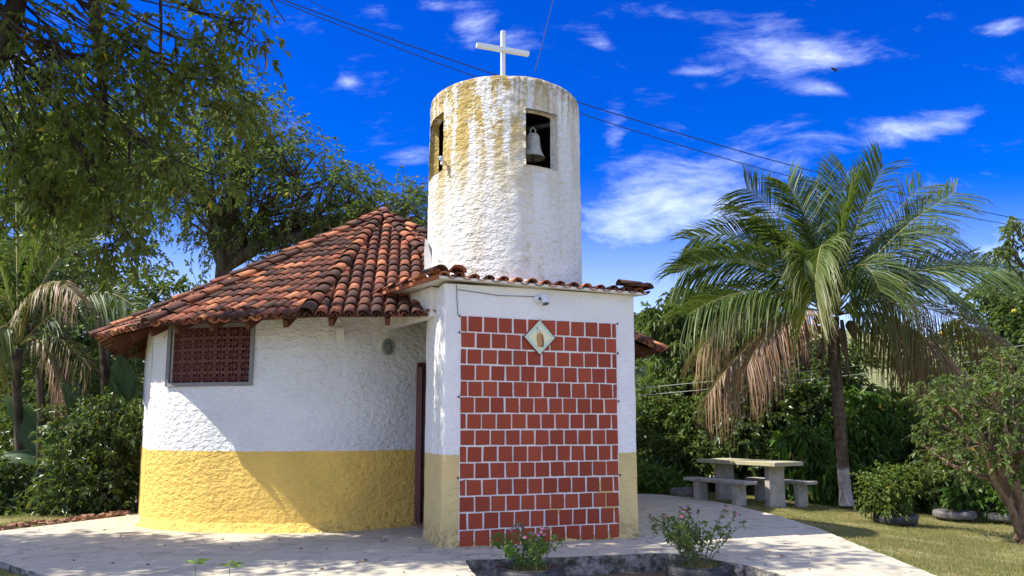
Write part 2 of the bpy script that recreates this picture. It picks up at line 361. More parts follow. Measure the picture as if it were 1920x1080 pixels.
# ------------------------------------------------------------------ the ground, hills, patio
def poly_in(x, y, poly):
    inside = np.zeros(x.shape, bool); j = len(poly)-1
    for i in range(len(poly)):
        xi, yi = poly[i]; xj, yj = poly[j]
        cnd = ((yi > y) != (yj > y)) & (x < (xj-xi)*(y-yi)/(yj-yi+1e-12)+xi)
        inside ^= cnd; j = i
    return inside
PIT = [(-.32, 7.25), (-.50, 8.25), (-.30, 8.30), (.5, 8.43), (1.2, 8.6), (1.76, 8.72), (2.02, 8.45), (2.39, 8.02), (2.63, 7.40), (2.75, 6.5), (2.9, 2.0), (-.2, 2.0)]
PATIO = [(-.32, 7.25), (-.50, 8.25), (-.30, 8.30), (.5, 8.43), (1.2, 8.6), (1.76, 8.72), (2.02, 8.45), (2.39, 8.02), (2.63, 7.40), (2.75, 6.5), (2.9, 2.0),
         (4.2, 2.0), (4.1, 6.5), (4.07, 7.4), (4.15, 8.4), (4.2, 9.4), (4.33, 10.8), (4.27, 12.4), (4.05, 14.0), (3.70, 15.4), (3.1, 16.1), (2.4, 16.4), (1.5, 17),
         (-5.5, 17.5), (-7.6, 15.5), (-6.9, 13.4), (-6.2, 12.3), (-6.75, 11.1), (-7.2, 10.2), (-7.0, 9.6), (-6.2, 8.9), (-5.55, 8.3), (-5.05, 7.85), (-4.45, 7.4), (-4.2, 6.6), (-4.0, 2.0), (-.2, 2.0)]
def cells(a, b, s): return list(np.arange(a, b, s))
xs = np.array([-700, -300, -120, -60, -35, -22] + cells(-14, 14, .14) + [14, 18, 24, 35, 60, 120, 300, 700.])
ys = np.array([-300, -80, -20, -5] + cells(1, 20, .14) + [20, 23, 27, 33, 45, 70, 120, 260, 800.])
X, Y = np.meshgrid(xs, ys, indexing='ij')
sm = np.vectorize(lambda a, b: noise.noise(Vector((a*.5, b*.5, 0)))*.03 + noise.noise(Vector((a*3, b*3, 4)))*.008)
near = (np.abs(X) < 14) & (Y > 0) & (Y < 20)
Zg = np.full(X.shape, -.045)
Zg[near] += sm(X[near], Y[near])
Zg -= np.clip(X-4.2, 0, 5.5)*.07
inp = poly_in(X, Y, PIT); inpat = poly_in(X, Y, PATIO)
Zg[inp & near] = Zg[inp & near] - .27
er_ = inpat.copy(); er_[1:-1, 1:-1] &= inpat[:-2, 1:-1] & inpat[2:, 1:-1] & inpat[1:-1, :-2] & inpat[1:-1, 2:]
Zg[er_] -= .25
Zg[inpat & ~er_] -= .03
pd = inp.copy()
for _ in range(3): pd[1:-1, 1:-1] |= pd[:-2, 1:-1] | pd[2:, 1:-1] | pd[1:-1, :-2] | pd[1:-1, 2:]
Zg[pd & inpat & ~er_] -= .24
def grid_faces(nx, ny):
    i, j = np.meshgrid(np.arange(nx-1), np.arange(ny-1), indexing='ij'); a = (i*ny+j).ravel()
    return np.stack([a, a+ny, a+ny+1, a+1], 1)
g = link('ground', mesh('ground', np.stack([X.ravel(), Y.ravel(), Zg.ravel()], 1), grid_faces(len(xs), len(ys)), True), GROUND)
tag(g, kind='structure')
def groundz(x, y):
    i = np.clip(np.searchsorted(xs, x)-1, 0, len(xs)-2); j = np.clip(np.searchsorted(ys, y)-1, 0, len(ys)-2)
    tx = (x-xs[i])/(xs[i+1]-xs[i]); ty = (y-ys[j])/(ys[j+1]-ys[j])
    return Zg[i, j]*(1-tx)*(1-ty)+Zg[i+1, j]*tx*(1-ty)+Zg[i, j+1]*(1-tx)*ty+Zg[i+1, j+1]*tx*ty
# soil bed in the pit
sx = np.arange(-.6, 3.0, .06); sy = np.arange(2, 8.9, .06); SX, SY = np.meshgrid(sx, sy, indexing='ij')
SZ = -.2 + np.vectorize(lambda a, b: noise.noise(Vector((a*4, b*4, 0)))*.02)(SX, SY)
vis = poly_in(SX, SY, [(p[0]*1.0, p[1]+.05) for p in PIT])
fid = grid_faces(len(sx), len(sy)); keep = vis.ravel()[fid].any(1)
soil = link('soil_bed', mesh('soil_bed', np.stack([SX.ravel(), SY.ravel(), SZ.ravel()], 1), fid[keep], True), SOIL); tag(soil, kind='structure')

def densify(poly, s=.12, jit=.012):
    out = []
    for i, p in enumerate(poly):
        q = poly[(i+1) % len(poly)]; L = math.dist(p, q); n = max(1, int(L/s))
        for k in range(n):
            t = k/n; out.append((p[0]+(q[0]-p[0])*t+random.uniform(-jit, jit), p[1]+(q[1]-p[1])*t+random.uniform(-jit, jit)))
    return out
def slab(name, poly, z0, z1, mtop, mside, parent=None):
    import bmesh
    P_ = densify(poly); bm = bmesh.new()
    top = [bm.verts.new((x, y, z1)) for x, y in P_]; bot = [bm.verts.new((x+random.uniform(-.015, .015), y+random.uniform(-.015, .015), z0)) for x, y in P_]
    from mathutils.geometry import tessellate_polygon
    for t in tessellate_polygon([[v.co for v in top]]): bm.faces.new([top[i] for i in t])
    n = len(P_)
    for i in range(n):
        f = bm.faces.new((top[i], bot[i], bot[(i+1) % n], top[(i+1) % n])); f.material_index = 1
    bmesh.ops.recalc_face_normals(bm, faces=bm.faces)
    me = bpy.data.meshes.new(name); bm.to_mesh(me); bm.free(); me.materials.append(mtop); me.materials.append(mside)
    return link(name, me, None, parent)
patio = slab('patio', PATIO, -.28, 0, CONC, STEP); tag(patio, kind='structure')

# hills behind
hx = np.linspace(-260, 260, 90); hy = np.linspace(45, 330, 60); HX, HY = np.meshgrid(hx, hy, indexing='ij')
def hillz(x, y):
    t = min(1, max(0, (y-48)/120.)); t = t*t*(3-2*t)
    ridge = 17 + 6*math.exp(-((x-55)/28)**2) + 3*math.sin(x*.03+1) + 3*noise.noise(Vector((x*.02, y*.02, 0)))
    return -.3 + t*ridge + 1.2*noise.noise(Vector((x*.06, y*.06, 2)))*t
HZ = np.vectorize(hillz)(HX, HY)
hl = link('hill', mesh('hill', np.stack([HX.ravel(), HY.ravel(), HZ.ravel()], 1), grid_faces(90, 60), True), HILLM); tag(hl, kind='structure')

# ------------------------------------------------------------------ the chapel
chapel = empty('chapel', (-2.4, 13.5, 0), 'small round white and yellow chapel with clay tile roof, bell tower and red brick front', 'chapel')

def catmull(pts, sub, closed=False):
    out = []
    n = len(pts)
    for i in range(n if closed else n-1):
        p0, p1, p2, p3 = [Vector(pts[(i+k) % n] if closed else pts[min(max(i+k, 0), n-1)]) for k in (-1, 0, 1, 2)]
        for s in range(sub):
            t = s/sub
            out.append(.5*((2*p1)+(p2-p0)*t+(2*p0-5*p1+4*p2-p3)*t*t+(3*p1-p0-3*p2+p3)*t**3))
    if not closed: out.append(Vector(pts[-1]))
    return out
front = catmull([(-5.38, 11.12), (-4.95, 10.76), (-4.45, 10.53), (-3.95, 10.42), (-3.4, 10.37), (-2.85, 10.40), (-2.35, 10.53), (-1.9, 10.78), (-1.42, 11.13)], 10)
back = [Vector(p) for p in [(-1.42, 11.13), (-1.0, 11.40), (-.5, 11.62), (1.1, 12.1), (2.0, 12.9), (2.35, 14.5), (2.0, 16.6), (.5, 18.3), (-2.5, 18.9), (-5.3, 18.0), (-7.0, 16.2), (-7.0, 14.2), (-6.25, 12.75), (-5.47, 11.32)]]
WALLTOP = 3.02
def front_arc(p0, p1):
    """indices of the points of the front curve nearest two plan positions"""
    return [min(range(len(front)), key=lambda i: (front[i]-Vector(p)).length) for p in (p0, p1)]
WI0, WI1 = front_arc((-4.93, 10.75), (-3.64, 10.40))
WZ0, WZ1 = 1.99, 2.86
def wall_mesh():
    V = []; F = []
    zs = [-.05, .0, .05, .12, .3, .6, .9, 1.2, 1.5, 1.8, WZ0, 2.2, 2.45, 2.65, WZ1, WALLTOP]
    pts = front; n = len(pts)
    def nrm(i):
        t = (pts[min(i+1, n-1)]-pts[max(i-1, 0)]).normalized(); return Vector((t.y, -t.x))
    def flare(z): return .10*max(0, 1-z/.14)**1.5 if z < .14 else 0
    for i, p in enumerate(pts):
        q = nrm(i)
        for z in zs:
            r = p + q*(flare(z) + .012*noise.noise(Vector((p.x*2.2, p.y*2.2, z*2.2))))
            V.append((r.x, r.y, z + (.015*noise.noise(Vector((p.x*2, 3, 0))) if z == WZ0 else 0)))
    m = len(zs)
    for i in range(n-1):
        for k in range(m-1):
            if WI0 <= i < WI1 and zs[k] >= WZ0-1e-6 and zs[k+1] <= WZ1+1e-6: continue
            F.append((i*m+k, (i+1)*m+k, (i+1)*m+k+1, i*m+k+1))
    # jambs of the window opening
    k0 = zs.index(WZ0); k1 = zs.index(WZ1); dep = .17
    def inner(i, k):
        q = nrm(i); p = Vector(V[i*m+k]); V.append((p.x-q.x*dep, p.y-q.y*dep, p.z)); return len(V)-1
    for kk in (k0, k1):
        prev = inner(WI0, kk)
        for i in range(WI0, WI1):
            nx = inner(i+1, kk); F.append((i*m+kk, prev, nx, (i+1)*m+kk)); prev = nx
    for ii in (WI0, WI1):
        prev = inner(ii, k0)
        for k in range(k0, k1):
            nx = inner(ii, k+1); F.append((ii*m+k, prev, nx, ii*m+k+1)); prev = nx
    # the rest of the ring, door opening between the first two points
    bz = [-.05, 1.0, 2.33, WALLTOP]
    for i in range(len(back)-1):
        a, b = back[i], back[i+1]; L = (b-a).length; nseg = max(1, int(L/.5))
        for s in range(nseg):
            p = a.lerp(b, s/nseg); q = a.lerp(b, (s+1)/nseg); k = len(V)
            zz = [2.33, WALLTOP] if i in (0, 1) else bz
            for z in zz: V.append((p.x, p.y, z))
            for z in zz: V.append((q.x, q.y, z))
            c = len(zz)
            for w in range(c-1): F.append((k+w, k+c+w, k+c+w+1, k+w+1))
    return V, F
V, F = wall_mesh()
wall = link('wall', mesh('wall', V, F, False), WHITE, chapel)
# end face of the thick front wall and the pier behind it at the left
eb = MB(); a = front[0]; b = back[-1]
k = len(eb.V)
zz = [-.05, .05, .5, 1.0, 1.5, 2.0, 2.5, WALLTOP]
eV = [(a.x, a.y, z) for z in zz] + [(b.x, b.y, z) for z in zz]; n = len(zz)
eb.add(eV, [(i, i+1, n+i+1, n+i) for i in range(n-1)]); eb.build('wall_end', WHITE, chapel)

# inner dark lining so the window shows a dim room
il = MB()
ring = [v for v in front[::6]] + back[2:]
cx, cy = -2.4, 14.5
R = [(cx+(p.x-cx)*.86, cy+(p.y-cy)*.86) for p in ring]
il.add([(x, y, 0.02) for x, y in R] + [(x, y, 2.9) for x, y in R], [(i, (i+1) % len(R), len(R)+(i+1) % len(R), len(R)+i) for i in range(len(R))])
il.build('room_shade_lining', DARK, chapel)

# window with lattice blocks
wf = MB()
def fpt(i, off, z):
    n_ = len(front); t = (front[min(i+1, n_-1)]-front[max(i-1, 0)]).normalized(); q = Vector((t.y, -t.x)); p = front[i]+q*off; return Vector((p.x, p.y, z))
for z in (WZ0+.02, WZ1-.02):
    for i in range(WI0, WI1): wf.bar(fpt(i, .012, z), fpt(i+1, .012, z), .045, .05)
for i in (WI0, WI1): wf.bar(fpt(i, .014, WZ0), fpt(i, .014, WZ1), .05, .055)
win = wf.build('window_frame', GREYW, chapel)
NB = 7; NR = 5
arc = [fpt(i, -.07, 0) for i in range(WI0, WI1+1)]
cum = [0]
for i in range(len(arc)-1): cum.append(cum[-1]+(arc[i+1]-arc[i]).length)
def along(s):
    for i in range(len(cum)-1):
        if s <= cum[i+1] or i == len(cum)-2:
            t = (s-cum[i])/(cum[i+1]-cum[i]); return arc[i].lerp(arc[i+1], t), (arc[i+1]-arc[i]).normalized()
bw = (cum[-1]-.04)/NB; bh = (WZ1-WZ0-.05)/NR
lb = MB(); dp = .05
for (cx_, cz_, sx_, sz_) in ((0, bh/2-.005, bw-.004, .010), (0, -bh/2+.005, bw-.004, .010), (bw/2-.007, 0, .010, bh-.022), (-bw/2+.007, 0, .010, bh-.022)): lb.box((cx_, 0, cz_), (sx_, dp, sz_))
r_ = min(bw, bh)*.225
for ox in (-1, 1):
    for oz in (-1, 1):
        X0, Z0 = ox*bw*.245, oz*bh*.245
        for k in range(8):
            a0, a1 = 2*math.pi*k/8, 2*math.pi*(k+1)/8
            lb.add([(X0+r*math.cos(a), y, Z0+r*math.sin(a)) for a in (a0, a1) for r in (r_*.66, r_) for y in (-dp/2, dp/2)], [(0,2,6,4), (0,4,5,1), (2,3,7,6)])
lb.bar((-bw*.16, 0, 0), (bw*.16, 0, 0), dp*.8, .012); lb.bar((0, 0, -bh*.16), (0, 0, bh*.16), dp*.78, .012)
lat_me = mesh('lattice_block', lb.V, lb.F)
first = None
for i in range(NB):
    for j in range(NR):
        p, t = along(.02+bw*(i+.5)); M = Matrix.Translation((p.x, p.y, WZ0+.025+bh*(j+.5))) @ Matrix.Rotation(math.atan2(t.y, t.x), 4, 'Z')
        if first is None: o = first = link('lattice_block', lat_me, LATT, win)
        else: o = first.copy(); col.objects.link(o)
        o.matrix_basis = M

# door in the porch
df = MB(); A = Vector((back[0].x, back[0].y, 0)); Bp = Vector((back[2].x, back[2].y, 0)); dd = (Bp-A).normalized(); dn = Vector((dd.y, -dd.x, 0))
def dpt(s, off, z): return A+dd*s+dn*off+Vector((0, 0, z))
df.bar(dpt(.045, .01, 0), dpt(.045, .01, 2.30), .085, .12); df.bar(dpt(.93, .01, 0), dpt(.93, .01, 2.30), .085, .12); df.bar(dpt(0.0, .012, 2.305), dpt(.97, .012, 2.305), .07, .12)
dfo = df.build('door_frame', WOOD, chapel)
dl = MB()
for s in (.14, .48, .84): dl.bar(dpt(s, -.03, .01), dpt(s, -.03, 2.26), .075, .045)
for z in (.12, .48, .86, 1.24, 1.62, 1.98, 2.21): dl.bar(dpt(.11, -.031, z), dpt(.87, -.031, z), .05, .04)
door = dl.build('door', WOOD, chapel)
for i, (z0, z1) in enumerate(zip((.12, .48, .86, 1.24, 1.62, 1.98), (.48, .86, 1.24, 1.62, 1.98, 2.21))):
    for s0, s1 in ((.18, .44), (.52, .80)):
        m_ = MB(); a = dpt((s0+s1)/2, -.035, (z0+z1)/2); m_.box(a, (s1-s0, .012, z1-z0-.04), Matrix.Rotation(math.atan2(dd.y, dd.x), 3, 'Z')); m_.build('door_pane', GLASSD, door)
db = MB(); db.bar(dpt(.12, .0, 1.02), dpt(.12, .07, 1.02), .02); db.bar(dpt(.12, .06, 1.02), dpt(.22, .06, 1.02), .02); db.build('door_handle', IRON, door)
sb = MB(); sb.box(dpt(.45, .18, .0), (1.1, .45, .05), Matrix.Rotation(math.atan2(dd.y, dd.x), 3, 'Z')); sb.build('door_step', mat('worn_red_floor', lambda T: pr(T, T.mix(T.noise(P(T), 8, 5), (.30, .17, .12), (.40, .27, .2)), .8)), chapel)

# entry block under the tower
ANG = math.radians(19.2); ux = Vector((math.cos(ANG), math.sin(ANG), 0)); uy = Vector((-math.sin(ANG), math.cos(ANG), 0)); E0 = Vector((-.830, 9.035, 0)); EW = 2.62
def ep(s, t, z=0): return E0+ux*s+uy*t+Vector((0, 0, z))
def ring_wall(name, outline, zs, m, parent, top=True, wob=.012, taper=0.0):
    V = []; F = []; n = len(outline)
    c = sum(outline, Vector())/n
    for z in zs:
        for i, p in enumerate(outline):
            q = (p-c); q.z = 0; q.normalize()
            w = wob*noise.noise(Vector((p.x*2.5, p.y*2.5, z*2.2))) + (.02*max(0, 1-z/.12) if z < .12 else 0) - taper*z
            V.append((p.x+q.x*w, p.y+q.y*w, z))
    for k in range(len(zs)-1):
        for i in range(n): F.append((k*n+i, k*n+(i+1) % n, (k+1)*n+(i+1) % n, (k+1)*n+i))
    if top: F.append(tuple((len(zs)-1)*n+i for i in range(n)))
    return link(name, mesh(name, V, F, False), m, parent)
def rounded(corners, r=.05, k=4, seg=.12):
    out = []; n = len(corners)
    for i in range(n):
        p, a, b = corners[i], corners[i-1], corners[(i+1) % n]
        ra, rb = (a-p).normalized()*r, (b-p).normalized()*r
        for s in range(k+1):
            t = s/k; out.append((p+ra)*(1-t)**2+p*2*t*(1-t)+(p+rb)*t*t)
        L = (b-p).length-2*r; m_ = max(1, int(L/seg))
        for s in range(1, m_): out.append((p+rb).lerp(b-(b-p).normalized()*r, s/m_))
    return out
zsb = list(np.linspace(-.03, 3.17, 24))
TW = .22
ow = rounded([ep(0, 0), ep(EW, 0), ep(EW, 2.6), ep(EW-TW, 2.6), ep(EW-TW, TW), ep(TW, TW), ep(TW, 1.0), ep(0, 1.0)], .04)
entry = ring_wall('entry_wall', ow, zsb, ENTRY, chapel)
# porch beam from the entry block to the round wall and the porch ceiling slab
pb = MB()
b0 = ep(.0, .45); b1 = Vector((-1.93, 10.9, 0))
for k in range(6):
    p, q = b0.lerp(b1, k/6), b0.lerp(b1, (k+1)/6); pb.bar(Vector((p.x, p.y, 3.0)), Vector((q.x, q.y, 3.0)), .36, .14)
pb = MB(); d_ = (b1-b0).normalized(); nn = Vector((-d_.y, d_.x, 0))*.07
pb.add([(b0-nn)+Vector((0, 0, 2.82)), (b1-nn)+Vector((0, 0, 2.82)), (b1-nn)+Vector((0, 0, 3.2)), (b0-nn)+Vector((0, 0, 3.2)),
        (b0+nn)+Vector((0, 0, 2.82)), (b1+nn)+Vector((0, 0, 2.82)), (b1+nn)+Vector((0, 0, 3.2)), (b0+nn)+Vector((0, 0, 3.2))],
       [(0,1,2,3), (7,6,5,4), (0,4,5,1), (3,2,6,7), (0,3,7,4), (1,5,6,2)])
fix_normals(pb.build('porch_beam', PLAIN, chapel))

# brick panel in the front of the entry block: a joint sheet and painted bricks standing proud of it
PS0, PS1, PZ1 = .205, 2.34, 2.772
jm = MB(); jm.add([ep(PS0, -.004, .01), ep(PS1, -.004, .01), ep(PS1, -.004, PZ1), ep(PS0, -.004, PZ1), ep(PS0, .05, .01), ep(PS1, .05, .01), ep(PS1, .05, PZ1), ep(PS0, .05, PZ1)], [(0,1,2,3), (0,3,7,4), (1,5,6,2), (3,2,6,7)])
jm.V = [tuple(v) for v in jm.V]
panel = jm.build('brick_panel', MORTAR, chapel)
rows = 14; rh = PZ1/rows
bw_ = .197
for r in range(rows):
    z0 = r*rh+.008 + random.uniform(-.003, .003); z1 = (r+1)*rh-.009 + random.uniform(-.003, .003)
    if r == 0: z0 = .004
    if r == rows-1: z1 = PZ1
    s = PS0 - (.095 if r % 2 == 1 else 0.0) + random.uniform(-.01, .01)
    if r % 2 == 1: s = PS0-.11+random.uniform(-.01, .02)
    while s < PS1-.02:
        w = bw_*random.uniform(.96, 1.03); a = max(s, PS0)+.0098; b = min(s+w, PS1)-.0098; s += w
        if b-a < .025: continue
        m_ = MB(); J = lambda: random.uniform(-.004, .004); pr_ = -.016+random.uniform(-.0025, .0025); e = .005
        v = [(a+J(), z0+J()), (b+J(), z0+J()), (b+J(), z1+J()), (a+J(), z1+J())]
        m_.add([ep(x, -.003, z) for x, z in v] + [ep(x+(e if i in (0, 3) else -e), pr_, z+(e if i < 2 else -e)) for i, (x, z) in enumerate(v)],
               [(4,5,6,7), (0,1,5,4), (1,2,6,5), (2,3,7,6), (3,0,4,7)])
        m_.build('brick', BRICK, panel)

# tower
TC = Vector((-.108, 10.47, 0)); TR = 1.085; TZ0, TZ1 = 3.15, 6.06
def tower():
    wins = [(math.radians(-74.6), math.radians(-48.8), 4.82, 5.60), (math.radians(-171), math.radians(-139.5), 4.87, 5.70)]
    ang = sorted(set(list(np.round(np.linspace(-math.pi, math.pi, 141)[:-1], 4)) + [round((a+math.pi) % (2*math.pi)-math.pi, 4) for w in wins for a in w[:2]]))
    zs = sorted(set(list(np.round(np.linspace(TZ0, TZ1-.06, 62), 4)) + [w[i] for w in wins for i in (2, 3)]))
    V = []; F = []; na = len(ang); nz = len(zs)
    def ins(a, z):
        for w in wins:
            a0 = (w[0]+math.pi) % (2*math.pi)-math.pi; a1 = (w[1]+math.pi) % (2*math.pi)-math.pi
            if a0-1e-3 <= a <= a1+1e-3 and w[2]-1e-3 <= z <= w[3]+1e-3: return True
        return False
    def pt(a, z, r): return (TC.x+r*math.cos(a), TC.y+r*math.sin(a), z)
    for a in ang:
        for z in zs:
            rr = TR + .02*(1-(z-TZ0)/2.9) + .012*noise.noise(Vector((math.cos(a)*2, math.sin(a)*2, z*1.5))) + .009*noise.noise(Vector((math.cos(a)*11, math.sin(a)*11, z*10)))
            V.append(pt(a, z, rr))
    ri = TR-.13
    off = len(V)
    for a in ang:
        for z in zs: V.append(pt(a, z, ri))
    for i in range(na):
        i2 = (i+1) % na
        am = (ang[i]+(ang[i2] if i2 else math.pi))/2
        for k in range(nz-1):
            if ins(am, (zs[k]+zs[k+1])/2):
                # jambs where the neighbour is solid
                for (cond, q) in ((not ins(ang[i]-.01, (zs[k]+zs[k+1])/2), ((i, k), (i, k+1))), (not ins((ang[i2] if i2 else math.pi)+.01, (zs[k]+zs[k+1])/2), ((i2, k+1), (i2, k))),
                                  (k == 0 or not ins(am, (zs[k-1]+zs[k])/2), ((i2, k), (i, k))), (not ins(am, (zs[k+1]+zs[min(k+2, nz-1)])/2), ((i, k+1), (i2, k+1)))):
                    if cond:
                        (a1, k1), (a2, k2) = q; F.append((a1*nz+k1, a2*nz+k2, off+a2*nz+k2, off+a1*nz+k1))
                continue
            F.append((i*nz+k, i2*nz+k, i2*nz+k+1, i*nz+k+1)); F.append((off+i*nz+k+1, off+i2*nz+k+1, off+i2*nz+k, off+i*nz+k))
    # rounded worn rim and shallow domed cap
    prev = [i*nz+nz-1 for i in range(na)]
    for (dr, dz) in ((-.012, .035), (-.045, .06), (-.16, .075), (-.6, .085)):
        cur = []
        for a in ang:
            j = .012*noise.noise(Vector((math.cos(a)*5, math.sin(a)*5, 9)))
            V.append(pt(a, TZ1-.06+dz+(j if dr > -.3 else 0), TR+dr)); cur.append(len(V)-1)
        for i in range(na): F.append((prev[i], prev[(i+1) % na], cur[(i+1) % na], cur[i]))
        prev = cur
    F.append(tuple(prev))
    return link('tower', mesh('tower', V, F, True), TOWER, chapel)
tower()
fb = MB(); n = 24
fb.lathe([(TR-.14, 4.65), (0.01, 4.652)], TC, 24); fb.build('belfry_shade_floor', DARK, chapel)
li = MB(); li.lathe([(TR-.145, 4.6), (TR-.145, 5.86), (0.01, 5.86)], TC, 64); lo = li.build('belfry_shade_lining', DARK, chapel)  # blackened floor and shell paint the belfry's shade behind its windows
import bmesh
bm = bmesh.new(); bm.from_mesh(lo.data)   # openings in the lining where the windows are
dele = []
for f in bm.faces:
    c = f.calc_center_median(); a = math.degrees(math.atan2(c.y-TC.y, c.x-TC.x))
    rr = math.hypot(c.x-TC.x, c.y-TC.y)
    if rr > .6 and c.z < 5.8 and (-78 < a < -46 or -173 < a < -137): dele.append(f)
bmesh.ops.delete(bm, geom=dele, context='FACES'); bm.to_mesh(lo.data); bm.free()
# chipped render flap at the tower foot
ff = MB(); q0 = Vector((-1.10, 9.98, 0))
prof = [(0, 3.28), (.02, 3.5), (.0, 3.72), (-.05, 3.88), (-.09, 3.98), (-.10, 3.80), (-.09, 3.5), (-.07, 3.28)]
ff.add([q0+Vector((x, 0, z)) for x, z in prof] + [q0+Vector((x+.02, .22, z)) for x, z in prof], [tuple(range(8)), tuple(range(15, 7, -1))] + [(i, 8+i, 8+(i+1) % 8, (i+1) % 8) for i in range(8)])
fix_normals(ff.build('render_flap', PLAIN, chapel))

# cross on the tower
crs = MB()
CB = Vector((-.133, 10.3, 0))
crs.tube([CB+Vector((0, 0, 6.0)), CB+Vector((0, 0, 7.17))], .038, 4); crs.build('cross_post', PAINT, chapel).name = 'cross_post'
ca = MB(); ca.bar(CB+Vector((0, -.045, 6.86))-ux*.40, CB+Vector((0, -.045, 6.86))+ux*.40, .062, .062); ca.build('cross_arm', PAINT, chapel)

# ---- roofs
def tile_mesh(name, L=.37, r0=.080, r1=.066, th=.013, concave=False, seg=6):
    V = []; F = []
    for (y, r) in ((0, r0), (L, r1)):
        for rr in (r, r-th):
            for k in range(seg+1):
                a = math.pi*k/seg; V.append((rr*math.cos(a), y, (rr*math.sin(a)*.78)*(-1 if concave else 1)))
    n = seg+1
    for k in range(seg):
        F.append((k, k+1, 2*n+k+1, 2*n+k)); F.append((n+k+1, n+k, 3*n+k, 3*n+k+1)); F.append((k+1, k, n+k, n+k+1)); F.append((2*n+k, 2*n+k+1, 3*n+k+1, 3*n+k))
    F.append((0, 2*n, 3*n, n)); F.append((seg, n+seg, 3*n+seg, 2*n+seg))
    me = mesh(name, V, F, True); return me
T_COVER = tile_mesh('roof_tile'); T_HIP = tile_mesh('ridge_tile', .40, .112, .088, .016)
APEX = Vector((-2.50, 14.0, 5.47))
RC = [Vector(p) for p in [(-6.52, 11.70, 2.82), (-4.92, 10.15, 2.82), (-2.58, 9.31, 2.82), (-.36, 9.60, 2.88), (1.5, 11.0, 2.86), (2.78, 13.9, 2.84), (2.3, 17.3, 2.9), (-.2, 19.2, 2.9), (-4.0, 19.4, 2.9), (-7.0, 17.9, 2.9), (-7.9, 14.9, 2.85)]]
rb = MB()
APd = APEX-Vector((0, 0, .08))
RI = [r.lerp(APEX, .035) for r in RC]
rb.add([APd]+[r-Vector((0, 0, .085)) for r in RI]+[APd-Vector((0, 0, .03))]+[r-Vector((0, 0, .105)) for r in RI],
       [(0, 1+i, 1+(i+1) % len(RC)) for i in range(len(RC))] + [(len(RC)+1, len(RC)+2+(i+1) % len(RC), len(RC)+2+i) for i in range(len(RC))] +
       [(1+i, len(RC)+2+i, len(RC)+2+(i+1) % len(RC), 1+(i+1) % len(RC)) for i in range(len(RC))])
roof = fix_normals(rb.build('roof', RAFT, chapel))
covers = []   # (priority, matrix)
chans = []
def tmat(p, up, nrm, tilt=0.0, yaw=0.0, s=1.0):
    y = up.normalized(); z = nrm.normalized(); x = y.cross(z).normalized(); z = x.cross(y)
    M = Matrix(((x.x, y.x, z.x, p.x), (x.y, y.y, z.y, p.y), (x.z, y.z, z.z, p.z), (0, 0, 0, 1)))
    return M @ Matrix.Rotation(yaw, 4, 'Z') @ Matrix.Rotation(tilt, 4, 'X') @ Matrix.Scale(s, 4)
EXPO = .285; SPC = .166
in_tower = lambda p, e=.0: (math.hypot(p.x-TC.x, p.y-TC.y) < TR-.05+e)
for fi in range(len(RC)):
    a, b = RC[fi], RC[(fi+1) % len(RC)]
    e = (b-a); L = e.length; e.normalize(); nn = e.cross(APEX-a).normalized()
    if nn.z < 0: nn = -nn
    up = nn.cross(e).normalized()
    if up.z < 0: up = -up
    ua = (APEX-a).dot(e); va = (APEX-a).dot(up)
    ncol = int(round(L/SPC)); sp_ = L/ncol
    seen = fi in (0, 1, 2, 3, 4)
    for c in range(ncol+1):
        for kind in (0, 1):
            u = (c+.5*kind)*sp_
            if u > L: continue
            vmax = va*min(u/ua if ua > 0 else 1e9, (L-u)/(L-ua) if L > ua else 1e9)
            rj = -.05+random.uniform(-.012, .012); k = 0
            while True:
                v = rj+k*EXPO
                if v+.18 > vmax and k > 0 or vmax < .05: break
                p = a+e*u+up*v
                jit = random.uniform(-.03, .03)
                if kind == 0:
                    M = tmat(p+nn*(.012+random.uniform(-.004, .006)), up, nn, tilt=-.055, yaw=jit)
                    if seen and not (in_tower(p) ): covers.append((fi, k, M, p))
                    elif not seen: chans.append((M, 0))
                else:
                    chans.append((tmat(p+nn*.045, up, nn, tilt=-.05, yaw=jit), 1))
                k += 1
hips = []
for i in (0, 1, 2, 3, 4, 5):
    a = RC[i]; d = (APEX-a); n_ = int(d.length/.335); dn_ = d.normalized()
    for k in range(n_+1):
        p = a-dn_*.10+dn_*(k*.335); 
        if in_tower(p): continue
        z = Vector((0, 0, 1)); z = (z-dn_*z.dot(dn_)).normalized()
        hips.append(tmat(p+z*.055, dn_, z, tilt=-.06, yaw=random.uniform(-.04, .04)))
firsth = None
for M in hips:
    if firsth is None: o = firsth = link('ridge_tile', T_HIP, TILE, roof)
    else: o = firsth.copy(); col.objects.link(o)
    o.matrix_basis = M
